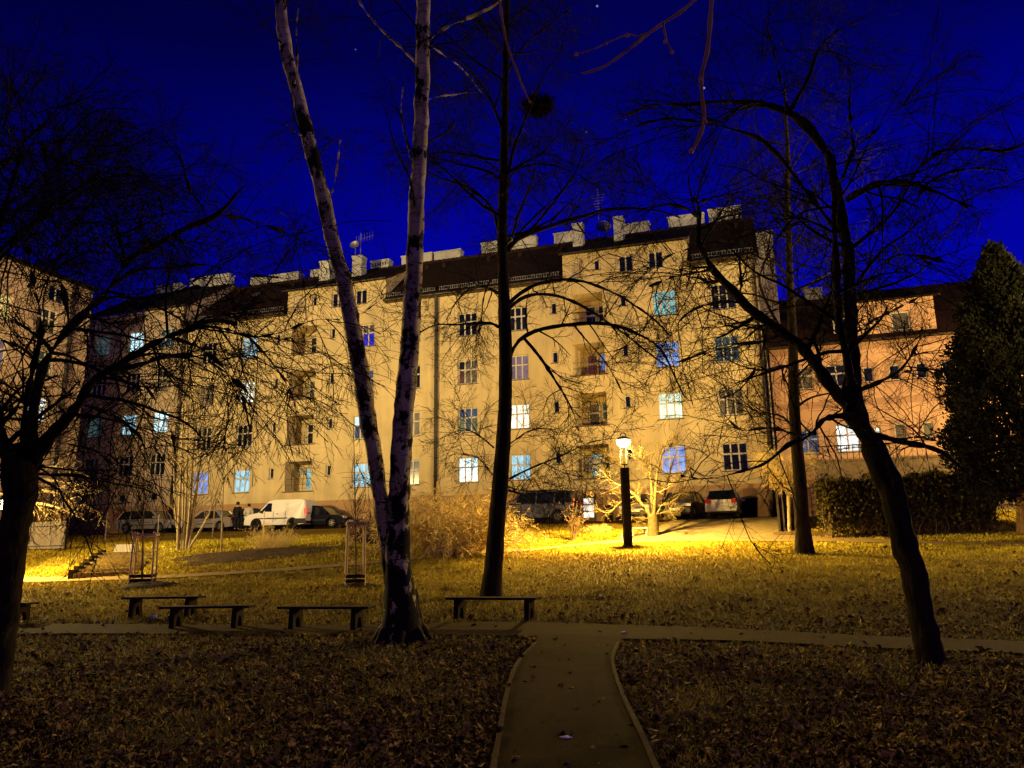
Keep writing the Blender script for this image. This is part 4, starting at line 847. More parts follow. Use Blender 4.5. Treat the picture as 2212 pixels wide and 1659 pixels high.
# --- big tree cut by the left edge
b = G(-14, 1500); d = depth(b)
tk = trunkline([(-10, 1490), (0, 1420), (5, 1360), (12, 1316), (20, 1240), (26, 1169), (36, 1110), (44, 1070), (46, 1036), (40, 1000), (28, 960)], [56, 55, 56, 58, 58, 60, 62, 66, 74, 66, 50], d, n=30, base=b)
LB = [([(48, 1040), (66, 1010), (88, 965), (119, 931), (148, 899), (170, 870), (201, 816), (238, 798), (291, 766), (357, 727), (395, 716), (430, 700), (470, 690), (510, 700)], -1, 34, 7, 20),
      ([(60, 1000), (66, 922), (87, 806), (111, 758), (148, 713), (196, 663), (238, 626), (265, 573), (291, 549), (345, 528), (400, 491), (473, 466), (509, 418), (528, 400)], 1.5, 28, 6, 20),
      ([(30, 1010), (10, 960), (-10, 920), (-40, 880)], 0, 40, 24, 9), ([(50, 990), (52, 930), (58, 860), (75, 780), (90, 720), (85, 660), (70, 600), (60, 540)], -2, 18, 5, 13),
      ([(205, 815), (240, 800), (300, 790), (350, 770), (395, 765), (440, 775), (480, 800), (520, 830), (560, 880)], 1.5, 13, 3, 16), ([(395, 716), (440, 705), (494, 712), (545, 728), (600, 720), (640, 705), (680, 690), (730, 690)], -.6, 9, 3, 16),
      ([(270, 570), (260, 520), (250, 470), (270, 430), (300, 400)], 2, 9, 3, 13), ([(470, 466), (520, 470), (580, 490), (640, 510), (700, 530)], 1, 7, 3, 13), ([(411, 418), (400, 370), (389, 338), (378, 284)], 1.5, 7, 2, 13), ([(150, 712), (140, 640), (120, 580), (80, 520), (40, 470)], 0, 12, 4, 13),
      ([(0, 540), (40, 510), (84, 470), (130, 430), (180, 400), (230, 360)], -1, 13, 4, 13), ([(60, 520), (90, 440), (100, 380), (95, 320), (60, 260)], 1, 10, 3, 13), ([(-40, 600), (0, 480), (30, 380), (50, 290), (40, 200)], -1, 16, 4, 13), ([(180, 680), (240, 640), (300, 650), (360, 640), (420, 620), (480, 620)], -2, 8, 2, 13),
      ([(100, 430), (160, 380), (210, 310), (240, 260)], 1.5, 8, 2, 13), ([(240, 620), (300, 580), (370, 580), (440, 570), (520, 590), (600, 600)], 1, 7, 2, 13), ([(300, 545), (350, 480), (340, 420), (300, 360)], 2, 7, 2, 13),
      ([(60, 1030), (75, 1020), (95, 1005)], 0, 16, 10, 7), ([(170, 872), (200, 880), (250, 900), (300, 940), (320, 990)], -1, 8, 2, 13), ([(110, 940), (150, 960), (200, 970), (240, 1000), (260, 1030)], 1, 8, 2, 13), ([(90, 800), (60, 760), (20, 740), (-30, 730)], -1, 9, 3, 13), ([(357, 727), (420, 745), (470, 780), (510, 830), (530, 880), (540, 930)], .5, 6, 2, 13), ([(250, 795), (300, 820), (340, 870), (370, 930), (380, 990)], 1.2, 7, 2, 13),
      ([(40, 1000), (20, 1015), (-10, 1010)], 1, 14, 8, 7), ([(0, 560), (60, 500), (140, 440), (210, 400), (290, 370)], 2, 9, 3, 13), ([(-20, 480), (40, 420), (110, 370), (160, 320)], -1, 9, 3, 13), ([(-20, 380), (30, 330), (80, 280), (120, 240)], 1.5, 8, 3, 13), ([(60, 620), (120, 560), (200, 520), (280, 500), (340, 470)], .5, 8, 3, 13), ([(-30, 300), (10, 250), (60, 210)], 1, 7, 2, 13), ([(100, 540), (150, 500), (200, 430), (260, 410)], -1.5, 7, 2, 13), ([(-40, 560), (20, 470), (90, 420), (150, 400)], 2.5, 8, 2, 13), ([(-40, 420), (0, 360), (60, 330), (140, 300)], -2, 8, 2, 13), ([(500, 700), (550, 740), (600, 800), (630, 850), (640, 890)], 1, 6, 2, 13)]
lim = [limb(p, d+.2, d+.2+dd*1.5, a, c, n=nn) for p, dd, a, c, nn in LB]
lt = tree('bare_tree', b, 'wide spreading bare tree cut by the left edge, its swollen trunk forking low', tk, lim, extra=0, n1=12, n2=8, n3=5, L1=(.6, 2.3), L2=(.4, 1.2), L3=(.15, .5), droop=.07, t0=.5, kt=16, twr=.0026)
rough([c for c in lt.children if c.name.startswith('trunk')][0], .09, .22)

# --- clump of young stems on the bank
b = G(400, 1187); d = depth(b); root = empty('young_trees', b, label='clump of slim young stems rising from one spot on the bank', cat='tree')
ST = [([(384, 1188), (386, 1120), (391, 1030), (394, 940), (398, 850), (402, 780)], 7), ([(396, 1186), (400, 1110), (404, 1020), (406, 920), (410, 820), (416, 750)], 6.5), ([(402, 1184), (410, 1100), (416, 1000), (424, 900), (430, 820)], 6.5), ([(392, 1186), (396, 1080), (396, 960), (404, 860), (396, 770)], 5.5),
      ([(408, 1184), (418, 1120), (428, 1030), (440, 940), (446, 860)], 6), ([(388, 1186), (378, 1100), (376, 1010), (370, 930), (372, 860)], 4.5), ([(410, 1182), (430, 1150), (452, 1110), (468, 1060), (488, 1000), (505, 950)], 6), ([(404, 1184), (420, 1070), (436, 980), (440, 900), (450, 830)], 5)]
ls = [limb(p, d, d+rnd(-.6, .6), w_, 1.5, n=13) for p, w_ in ST]; tb = Tubes()
for l in ls: tb.add(l[0][None], l[1][None], 6)
tb.build('trunk', 'stem_olive', root, b); P, Rr = stack(ls); tw = Tubes()
a1, b1 = spawn(P, Rr, 15, (.7, 1.9), (20, 50), .4, .016, 6, .09, -.05, t0=.2, rmin=.006); tw.add(a1, b1, 4)
a2, b2 = spawn(a1, b1, 6, (.3, .8), (25, 55), .6, .008, 4, .12, -.04, rmin=.0045); tw.add(a2, b2, 3); tw.build('crown', 'stem_olive', root, b)
# --- thin single sapling right of the clump
def sapling(u, v, top, w_, label, mat='stem_olive', n1=10, L1=(.4, 1.), d=None, lean=0, twr=.004, name='sapling', group=None, sub=5):
    b = G(u, v) if d is None else Gd(u, v, d); d = depth(b); root = empty(name, b, label=label, cat='tree', group=group)
    l = limb([(u, v), (u+lean*.3, v+(top-v)*.33), (u+lean*.6, v+(top-v)*.66), (u+lean, top)], d, d+.1, w_, 1.2, n=13); tb = Tubes(); tb.add(l[0][None], l[1][None], 8); tb.build('trunk', mat, root, b)
    a1, b1 = spawn(l[0][None], l[1][None], n1, L1, (30, 50), .5, .014, 6, .06, -.08, t0=.4, rmin=twr, lenfall=.75); tw = Tubes(); tw.add(a1, b1, 4)
    a2, b2 = spawn(a1, b1, sub, (.2, .5), (25, 50), .6, .007, 4, .1, -.05, rmin=twr*.7); tw.add(a2, b2, 3); tw.build('crown', 'twig_brown', root, b); return root
sapling(478, 1192, 960, 4.5, 'thin pale sapling standing alone on the bank just right of the stem clump', lean=8, n1=14)
sapling(459, 1160, 1040, 3.5, 'very small sapling on the bank in front of the silver saloon', lean=10, n1=8, L1=(.3, .7))
sL = sapling(307, 1262, 930, 5, 'young tree inside the left wooden stake guard', mat='twig_brown', lean=6, n1=24, L1=(.7, 1.7), group='staked young trees', sub=7)
sR = sapling(770, 1262, 940, 5, 'young tree inside the right wooden stake guard, twigs fanning over the van-side wall', mat='twig_brown', lean=-6, n1=26, L1=(.6, 1.6), group='staked young trees', sub=7)

# --- bushes made of arching stems
def bush(name, u, v, wpx, hpx, label, mat, n=260, dd=None, arch=.10, cat='bush', rad=.012, n2=9, spread=1., twr=.005, trunk=False, ang=(25, 65), d=None, wander=.10):
    b = G(u, v) if d is None else Gd(u, v, d); d = depth(b); rw = wpx/2*d/FP; h = hpx*d/FP; root = empty(name, b, label=label, cat=cat)
    a = rs.uniform(0, 2*PI, n); r = np.sqrt(rs.uniform(0, 1, n))*rw*.62*spread; P_ = np.zeros((n, 9, 3)); P_[:, 0] = np.stack([b[0]+r*np.cos(a), b[1]+r*np.sin(a)*.8, b[2]+0*r], 1); P_[:, 0, 2] = terr(P_[:, 0, 0], P_[:, 0, 1])-.03
    dr = norm(np.stack([np.cos(a)*r/rw*1.0+rs.normal(0, .25, n), np.sin(a)*r/rw*1.0+rs.normal(0, .25, n), np.ones(n)*1.25], 1)); ln = h*rs.uniform(.55, 1.18, n)*(1-.25*(r/rw))
    for k in range(8): dr = norm(dr+rs.normal(size=(n, 3))*wander+np.stack([np.cos(a)*arch*.6, np.sin(a)*arch*.6, -np.full(n, arch)*(k/5)], 1)); P_[:, k+1] = P_[:, k]+dr*(ln/8)[:, None]
    R_ = np.linspace(rad, rad*.35, 9)[None]*rs.uniform(.6, 1.2, (n, 1)); tb = Tubes(); tb.add(P_, R_, 4); tb.build('stem', mat, root, b)
    tw = Tubes(); a1, b1 = spawn(P_, R_, n2, (h*.12, h*.34), ang, .7, rad*.6, 5, .2, .02, t0=.15, rmin=twr, lenfall=.4); tw.add(a1, b1, 3); a2, b2 = spawn(a1, b1, 3, (h*.05, h*.14), (30, 70), .7, rad*.5, 3, .25, .02, rmin=twr*.8); tw.add(a2, b2, 3); tw.build('twig', mat, root, b); return root
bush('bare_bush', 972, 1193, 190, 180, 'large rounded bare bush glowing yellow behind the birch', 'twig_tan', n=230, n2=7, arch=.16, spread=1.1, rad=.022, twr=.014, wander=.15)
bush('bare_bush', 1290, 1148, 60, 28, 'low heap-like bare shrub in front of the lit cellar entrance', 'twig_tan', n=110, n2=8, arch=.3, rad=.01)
bush('bare_bush', 1239, 1168, 34, 88, 'small upright bare shrub with tied stems right of the slatted bench', 'twig_brown', n=16, n2=7, arch=.02, spread=.35, rad=.02, ang=(15, 35))
bush('dry_grass_clump', 585, 1186, 110, 62, 'clump of tall dry stalks on the bank in front of the white van', 'twig_tan', n=140, n2=2, arch=.05, cat='plant', rad=.007)
bush('dark_shrub', 808, 1172, 110, 62, 'dark low shrub between the right stake guard and the birch', 'twig_brown', n=220, n2=9, arch=.12, rad=.01)
bush('small_stump', 1179, 1170, 10, 16, 'small cut shrub stump left standing in the lawn', 'stem_olive', n=6, n2=1, arch=0, rad=.025, spread=.3)
# yucca
def blades(name, u, v, n, ln, label, mat='evergreen'):
    b = G(u, v); mb = MB()
    for k in range(n):
        a = rnd(0, 2*PI); e_ = rnd(.35, 1.3); L_ = ln*rnd(.7, 1.1); dx = Vector((math.cos(a)*math.cos(e_), math.sin(a)*math.cos(e_), math.sin(e_))); sd = Vector((-math.sin(a), math.cos(a), 0))*.03; p = Vector(b)
        q = p+dx*L_*.6; t_ = p+dx*L_+Vector((0, 0, -.06)); n0 = len(mb.v); mb.v += [tuple(p-sd*.6), tuple(p+sd*.6), tuple(q+sd), tuple(q-sd), tuple(t_)]; mb.f += [(n0, n0+1, n0+2, n0+3), (n0+3, n0+2, n0+4)]
    return tag(mb.build(name, mat), label, 'plant')
blades('yucca', 470, 1186, 40, .55, 'spiky yucca at the foot of the thin sapling on the bank', 'grass_blade'); blades('yucca', 500, 1178, 24, .35, 'small spiky plant right of the larger yucca', 'grass_blade')
# --- pale lit ornamental tree behind the lamp
b = G(1411, 1158); d = depth(b)
tk = trunkline([(1411, 1155), (1411, 1130), (1410, 1112)], [26, 23, 25], d, n=12, base=b)
LB = [([(1408, 1118), (1390, 1095), (1372, 1070), (1352, 1052), (1348, 1020), (1349, 980), (1352, 965)], 1, 11, 4), ([(1410, 1115), (1408, 1060), (1404, 1030), (1388, 990), (1380, 960), (1384, 950)], .5, 9, 3), ([(1412, 1115), (1416, 1060), (1420, 1020), (1430, 980), (1436, 965), (1440, 955)], -.5, 12, 3), ([(1416, 1112), (1432, 1085), (1440, 1050), (1450, 1010), (1462, 975)], .8, 11, 3),
      ([(1352, 1052), (1330, 1045), (1310, 1030), (1297, 1005)], 0, 6, 2.5), ([(1372, 1072), (1340, 1085), (1315, 1108), (1290, 1100), (1278, 1085)], -1, 5, 2), ([(1390, 1095), (1378, 1070), (1380, 1040), (1360, 1020)], 1.2, 6, 3), ([(1440, 1050), (1462, 1040), (1480, 1020), (1490, 1000)], 0, 6, 2.5), ([(1350, 1010), (1330, 1000), (1315, 985)], .8, 5, 2), ([(1430, 980), (1450, 960), (1460, 950)], -.5, 5, 2.5), ([(1400, 1120), (1370, 1118), (1358, 1115), (1380, 1130)], -.8, 4, 2), ([(1420, 1110), (1445, 1105), (1455, 1112)], -.4, 4, 2), ([(1425, 1095), (1460, 1070), (1490, 1060)], 1, 5, 2), ([(1404, 1030), (1395, 1000), (1370, 985)], -1, 5, 2)]
lim = [limb(p, d, d+dd*1.3, a*.72, c*.6) for p, dd, a, c in LB]
tree('pollarded_tree', b, 'short pale knobbly tree glowing yellow right behind the street lamp', tk, lim, n1=15, n2=9, n3=0, l3=False, L1=(.5, 1.5), L2=(.15, .55), droop=-.04, mat='bark_pale', tmat='bark_pale', twr=.005, rs1=.4, ang=(30, 65))
# --- umbrella-like pruned tree at the garden gate
b = G(1706, 1148); d = depth(b); tk = trunkline([(1706, 1146), (1705, 1110), (1704, 1070)], [9, 8, 10], d, n=10, base=b); lim = []
for k in range(16):
    a = 2*PI*k/16; sx = math.cos(a)*rnd(.7, 1.1); sy = math.sin(a)*rnd(.7, 1.1); c_ = at(1704, 1072, d); hgt = rnd(1.3, 2.1)
    lim.append(resample([c_, c_+np.array([sx*.6, sy*.6, hgt*.6]), c_+np.array([sx*1.5, sy*1.5, hgt])], [.05, .03, .012], 13))
tree('pollarded_tree', b, 'umbrella shaped pruned tree beside the garden gate, half hidden by the slim tree', tk, lim, n1=14, n2=9, n3=0, l3=False, L1=(.5, 1.1), L2=(.2, .5), droop=.06, mat='stem_olive', tmat='twig_tan', twr=.006)
# --- drooping lit shrub near the left lamp
b = Gd(24, 1190, 29); d = 29
LB = [([(24, 1185), (34, 1110), (80, 1060), (130, 1066), (190, 1058), (228, 1062)], 1, 9, 2.5), ([(24, 1180), (30, 1090), (64, 1040), (130, 1040), (180, 1050), (220, 1075)], -1, 8, 2.5), ([(24, 1180), (34, 1070), (64, 1024), (120, 1008), (170, 1020), (215, 1040)], .5, 8, 2.5), ([(24, 1180), (28, 1080), (40, 1030), (70, 996), (130, 985), (180, 1000)], -.5, 7, 2.5), ([(24, 1180), (20, 1080), (0, 1040), (-30, 1020)], 1, 6, 2), ([(34, 1120), (70, 1088), (120, 1095), (160, 1112), (190, 1126)], -.4, 7, 2.5), ([(130, 1066), (160, 1090), (185, 1096), (222, 1108)], .3, 5, 2), ([(40, 1060), (70, 1080), (100, 1100), (150, 1104)], .8, 5, 2)]
lim = [limb(p, d, d+dd*1.5, a, c) for p, dd, a, c in LB]
tree('weeping_tree', b, 'low tree with drooping lit yellow branches above the pale board fence', lim[0], lim, n1=9, n2=5, n3=0, l3=False, L1=(.5, 1.3), L2=(.2, .6), droop=.06, mat='stem_olive', tmat='stem_olive', twr=.009)

# --- evergreens: hedge and conifer built from many small sprays
def leafmass(name, P_, nrm, size, mat, parent=None, origin=None, upb=.3):
    K = len(P_); a = norm(nrm+rs.normal(size=(K, 3))*.7+np.array([0, 0, upb])); c = norm(np.cross(a, rs.normal(size=(K, 3)))); s_ = (size*rs.uniform(.5, 1.4, K))[:, None]
    V = np.stack([P_, P_+a*s_*.55+c*s_*.30, P_+a*s_, P_+a*s_*.55-c*s_*.30], 1).reshape(-1, 3); i0 = np.arange(K)*4
    if origin is not None: V = V-np.asarray(origin)
    return np_mesh(name, V, np.stack([i0, i0+1, i0+2, i0+3], 1), mat, parent, smooth=False)
b = G(2240, 1150); d = depth(b); root = empty('conifer', b, label='tall dark evergreen conifer filling the right edge', cat='tree')
sc_ = d/FP; top = (1150-505)*sc_; tb = Tubes()
for k in range(9):
    a = 2*PI*k/9; r = .45; l = resample([b+np.array([r*1.2*math.cos(a), r*math.sin(a), -.2]), b+np.array([r*.8*math.cos(a), r*.8*math.sin(a), 1.4]), b+np.array([.15*math.cos(a), .15*math.sin(a), 4.5])], [.24, .17, .06], 13); tb.add(l[0][None], l[1][None], 8)
tb.add(resample([b, b+np.array([0, 0, top*.5]), b+np.array([0, 0, top*.97])], [.4, .2, .03], 13)[0][None], np.linspace(.4, .03, 13)[None], 8); tb.build('trunk', 'conifer_bark', root, b)
K = 8500; h = rs.uniform(.08, 1, K)**.85; a = rs.uniform(0, 2*PI, K); prof = np.interp(h, [.08, .14, .3, .5, .72, .9, 1], [1.35, 2.05, 2.5, 2.3, 1.65, .75, .05])*(1+.16*np.sin(a*5+h*23)+.10*np.sin(a*9-h*41)+.08*np.sin(h*60+a*2))
cen = b+np.stack([np.cos(a)*prof, np.sin(a)*prof, h*top], 1)*1.0; cen -= norm(cen-(b+np.array([0, 0, 1])*(h*top)[:, None]))*(rs.uniform(0, .5, K)[:, None]*np.minimum(prof, 1)[:, None])
cl = rs.normal(size=(K, 11, 3))*np.array([.12, .12, .17]); P_ = (cen[:, None]+cl).reshape(-1, 3); nr = norm(np.repeat(np.stack([np.cos(a), np.sin(a), .6+0*a], 1), 11, 0))
leafmass('crown', P_, nr, .16, 'evergreen_dark', root, b, .5)
hb = G(1965, 1152); hd = depth(hb); root = empty('hedge', hb, label='clipped evergreen hedge with bare lower stems in front of the stone wall', cat='hedge')
hl = Gd(1778, 1150, hd+.6); hr = Gd(2150, 1152, hd-.6); K = 5200; t = rs.uniform(0, 1, K); hh = rs.beta(1.9, 1.0, K)*2.15+.12; dp = rs.uniform(-.6, .6, K)
tnx = norm((hr-hl)[None])[0]; pn_ = np.array([-tnx[1], tnx[0], 0]); cen = hl+(hr-hl)*t[:, None]+pn_*dp[:, None]; cen[:, 2] = terr(cen[:, 0], cen[:, 1])+hh*(1+.05*np.sin(t*21)+.04*np.sin(t*47))
P_ = (cen[:, None]+rs.normal(size=(K, 9, 3))*.11).reshape(-1, 3); leafmass('foliage', P_, np.tile(np.array([0, -.6, .4]), (len(P_), 1)), .13, 'evergreen', root, hb, .3)
K = 240; t = rs.uniform(0, 1, K); base_ = hl+(hr-hl)*t[:, None]+pn_*rs.uniform(-.55, .4, K)[:, None]; base_[:, 2] = terr(base_[:, 0], base_[:, 1])-.05
P_ = np.stack([base_+np.array([0, 0, 1.])*k*.33+rs.normal(size=(K, 3))*np.array([.10, .08, .02])*(k > 0) for k in range(6)], 1); tb = Tubes(); tb.add(P_, np.full((K, 6), .018), 4); a1, b1 = spawn(P_, np.full((K, 6), .018), 5, (.3, .7), (30, 70), .6, .012, 4, .2, 0, rmin=.005); tb.add(a1, b1, 3); tb.build('stem', 'twig_brown', root, hb)
# --- twigs hanging into the picture close to the camera
TW = [([(1520, -20), (1480, 18), (1440, 45), (1402, 71), (1372, 96), (1330, 127), (1300, 146), (1255, 160)], 1.35, 7.5, 5), ([(1402, 71), (1378, 78), (1355, 75), (1310, 93), (1282, 106), (1245, 117)], 1.35, 4, 3), ([(1432, 50), (1436, 70), (1440, 88), (1452, 112)], 1.35, 5, 4),
      ([(1540, -30), (1536, 20), (1533, 60), (1528, 110), (1518, 150), (1514, 172), (1517, 210), (1521, 260), (1508, 300), (1493, 330)], 1.1, 10, 8), ([(1076, -30), (1080, 10), (1088, 60), (1098, 105), (1115, 150), (1130, 190), (1145, 222)], 1.5, 6.5, 4)]
BUDS = [((1245, 117, 1.36, 6), (1310, 94, 1.36, 5), (1355, 76, 1.36, 6), (1452, 112, 1.37, 6), (1436, 90, 1.36, 5), (1385, 78, 1.36, 5)), ((1493, 326, 1.14, 7), (1523, 262, 1.13, 7), (1513, 172, 1.12, 6)), ((1145, 220, 1.54, 4), (1122, 170, 1.53, 4))]
HL = ['forked budding twig hanging at the top of the picture, tips pointing left', 'single thick reddish twig hanging straight down close to the viewer', 'thin pale twig hanging down in front of the dark middle tree']
for g_, rng_ in enumerate(((0, 1, 2), (3,), (4,))):
    o0 = at(TW[rng_[0]][0][0][0], TW[rng_[0]][0][0][1], TW[rng_[0]][1]); hang = empty('hanging_branch', o0, label=HL[g_], cat='branch')
    for i_ in rng_:
        p, dd, w0, w1 = TW[i_]; l = limb(p, dd, dd+.05, w0, w1, n=30); rr = l[1]*(1+.18*np.sin(np.arange(30)*1.3)); tw = Tubes(); tw.add(l[0][None], rr[None], 8); tw.build('twig', 'twig_red', hang, o0)
    for u, v, dd, s_ in BUDS[g_]:
        c_ = at(u, v, dd)-o0; r = s_*dd/FP*.75; MB().lathe([(0.0001, -r*1.3), (r*.8, -r*.6), (r, 0), (r*.7, r*.7), (.0001, r*1.5)], c_, 8).build('bud', 'bud', hang, True)

# ================================================================== THINGS
def street_lamp(p, label, lampcol=SODIUM, power=900, k=1.0, group='park street lamps', cone=157, side=.30):
    r = empty('street_lamp', p, AW*.0+.12, label=label, cat='street lamp', group=group)
    mb = MB(); mb.box(-.165, .165, -.15, .15, 0.10, 3.42*k)
    mb.build('pole', 'lamp_pole', r); MB().box(-.2, .2, -.19, .19, -.3, .10).build('base', 'concrete', r)
    z0 = 3.42*k; cg = MB()
    for sx in (-1, 1):
        for sy in (-1, 1): cg.tube([(sx*.13, sy*.12, z0), (sx*.13, sy*.12, z0+.98)], .008, 6)
    cg.box(-.14, .14, -.13, .13, z0+.14, z0+.155); cg.tube([(0, 0, z0), (0, 0, z0+.30)], .03, 8); cg.build('cage', 'lamp_pole', r)
    MB().lathe([(.001, z0+.93), (.13, z0+.94), (.23, z0+.99), (.28, z0+1.07), (.30, z0+1.16), (.29, z0+1.23)], k=24).build('lamp_glass', 'lamp_glow', r, True)
    MB().lathe([(.31, z0+1.225), (.28, z0+1.29), (.20, z0+1.36), (.10, z0+1.40), (.001, z0+1.41)], k=24).build('lamp_shade', 'metal_grey', r, True)
    rg = MB().tube([(.13*math.cos(a), 0, z0+1.41+.15*math.sin(a)) for a in np.linspace(0, PI, 12)], .022, 6); rg.build('lifting_ring', 'lamp_pole', r)
    q_ = (float(p[0]), float(p[1]), float(p[2])+z0+.80)
    l = bpy.data.lights.new('lamp_light', 'SPOT'); l.energy = power; l.color = lampcol; l.shadow_soft_size = .10; l.spot_size = math.radians(cone); l.spot_blend = .38
    o = bpy.data.objects.new('lamp_light', l); COL.objects.link(o); o.location = q_       # the hood throws most of the light down
    light('lamp_light', q_, power*side, lampcol, .10); return r
lp = G(1357, 1183)
street_lamp(lp, 'lit park lamp on a square dark post in the middle of the lawn', power=POW_MAIN, group=None)
l2 = at(-3, 1092, 27.5); lz = float(terr(l2[0], l2[1])); 
street_lamp(np.array([l2[0], l2[1], lz]), 'lit lamp glowing from behind the big trunk at the left edge', power=POW_LEFT, k=max(.3, (l2[2]-1.05-lz)/3.42), group=None)
# assumed point lights added outside the frame, lighting the scene from behind and sides
for (x_, y_, pw, lb) in ASSUMED_LIGHTS:
    light('lamp_light', (x_, y_, float(terr(x_, y_))+7.0), pw, (1.0, .52, .13) if y_ < 0 else (1.0, .64, .20), .25)  # added light with no lamp body, sharing the street lamps' light name
for (p_, t_, pw, half) in FILL:  # unseen spots added only to brighten the upper facade and the lawn
    l = bpy.data.lights.new('fill_light', 'SPOT'); l.energy = pw; l.color = (1.0, .73, .30); l.shadow_soft_size = .6; l.spot_size = math.radians(half*2); l.spot_blend = .7
    o = bpy.data.objects.new('fill_light', l); COL.objects.link(o); o.location = p_; o.rotation_euler = (Vector(t_)-Vector(p_)).to_track_quat('-Z', 'Y').to_euler()

# ---- backless benches by the cross path
def bench(label, pl, pr, legs=(.16, .84), deep=.42):
    """pl, pr: ground pixels under the two seat ends"""
    a = G(*pl); b = G(*pr); c = (a+b)/2; Ln = np.linalg.norm((b-a)[:2]); rz = math.atan2(b[1]-a[1], b[0]-a[0])
    r = empty('park_bench', c, rz, label=label, cat='bench', group='backless park benches')
    st = MB()
    for k in range(3): y = -deep/2+k*deep/3; st.box(-Ln/2, Ln/2, y+.008, y+deep/3-.008, .405, .45)
    st.build('seat', 'wood_grey', r)
    for t in legs:
        x = -Ln/2+Ln*t; lg = MB(); w_ = .05
        # cast leg: two splayed feet joined by an arch under the seat
        out = [(-.19, .40), (.19, .40), (.21, -.06), (.11, -.06), (.10, .12), (.05, .24), (-.05, .24), (-.10, .12), (-.11, -.06), (-.21, -.06)]
        n = len(out); lg.v = [(x-w_, y, z) for y, z in out]+[(x+w_, y, z) for y, z in out]; lg.f = [tuple(range(n))[::-1], tuple(range(n, 2*n))]+[(i, (i+1) % n, n+(i+1) % n, n+i) for i in range(n)]
        lg.build('leg', 'concrete', r)
    return r
bench('backless bench farthest left, half behind the big trunk', (-70, 1348), (66, 1346))
bench('backless bench on the far side of the path, second from the left', (268, 1334), (434, 1332), (.14, .86))
bench('backless bench in front of the second one, left legs beside a white scrap', (348, 1358), (543, 1357))
bench('backless bench just left of the birch trunk', (607, 1359), (803, 1361))
bench('backless bench in front of the dark middle tree', (970, 1339), (1164, 1339), (.12, .9))
# ---- slatted bench with a backrest
b = G(1108, 1162); r = empty('slatted_bench', b, .25, label='yellow slatted bench with backrest behind the middle tree', cat='bench')
s = MB(); [s.box(-1.5, .30, -.20+k*.14, -.09+k*.14, .44, .47) for k in range(3)]; s.build('seat', 'wood_yellow', r)
s = MB(); [s.box(-1.5, .32, .26+k*.03, .29+k*.03, .52+k*.14, .63+k*.14) for k in range(3)]; s.build('backrest', 'wood_yellow', r)
for x in (-1.35, .18): s = MB().tube([(x, -.26, 0), (x, -.22, .45), (x, .2, .43), (x, .36, .98)], .025, 6); s.tube([(x, .2, .43), (x, .30, 0)], .025, 6); s.tube([(x, -.25, .12), (x, .28, .12)], .02, 6); s.build('leg', 'frame_white', r)
s = MB().box(-.24, .24, -.1, .1, -.03, .2); o = s.build('wooden_crate', 'wood_yellow'); o.location = Vector(G(1115, 1170)); tag(o, 'low wooden block on the grass in front of the slatted bench', 'block')
# ---- tree stake guards
def guard(label, u, v, wpx, topv):
    c = G(u, v); d = depth(c); sc = d/FP; r = empty('stake_guard', c, .25, label=label, cat='tree guard', group='wooden tree stake guards'); h = (v-topv)*sc; w_ = wpx*sc/2*.88
    for sx, sy in ((-1, -1), (1, -1), (1, 1), (-1, 1)): MB().tube([(sx*w_*1.12, sy*w_*1.12, -.15), (sx*w_, sy*w_, h)], .032, 8).build('stake', 'wood_new', r)
    for z in (.14, .27, h-.09):
        m = MB()
        for sy in (-1, 1): m.bar((-w_*1.15, sy*(w_+.04), z), (w_*1.15, sy*(w_+.04), z), .03, .085)
        for sx in (-1, 1): m.bar((sx*(w_+.04), -w_*1.0, z+.012), (sx*(w_+.04), w_*1.0, z+.012), .03, .085)
        m.build('rail', 'wood_new' if z > 1 else 'wood_grey', r)
    return r
guard('wooden stake guard with rails near the stone steps, left', 307, 1264, 46, 1152)
guard('wooden stake guard lit bright yellow, left of the birch', 766, 1266, 40, 1127)
# ---- stone steps up the bank
tp = G(285, 1196); bt_ = G(225, 1247); r = empty('stone_steps', bt_, math.atan2(*(-(tp-bt_)[:2])[::-1])+PI/2+PI, label='worn stone steps climbing the grass bank behind the left stake guard', cat='steps')
n = 7; L_ = float(np.linalg.norm((tp-bt_)[:2])); H_ = float(tp[2]-bt_[2]); ang_ = math.atan2((tp-bt_)[1], (tp-bt_)[0])-PI/2; r.rotation_euler = (0, 0, ang_)
for k in range(n): MB().box(-1.0, 1.0, k*L_/n, (k+1)*L_/n+.06, k*H_/n-.25, (k+1)*H_/n+.05+.003*k).build('step', 'step_stone', r)
for k in range(n): MB().box(-1.16, -1.0, k*L_/n, (k+1)*L_/n+.1, k*H_/n-.3, (k+1)*H_/n+.16).build('edging', 'concrete', r)
o = MB().box(-.42, .42, -.2, .2, -.05, .40).build('storage_box', 'fence_wood'); o.location = Vector(G(272, 1197)); tag(o, 'white box on the grass at the top of the stone steps', 'box')
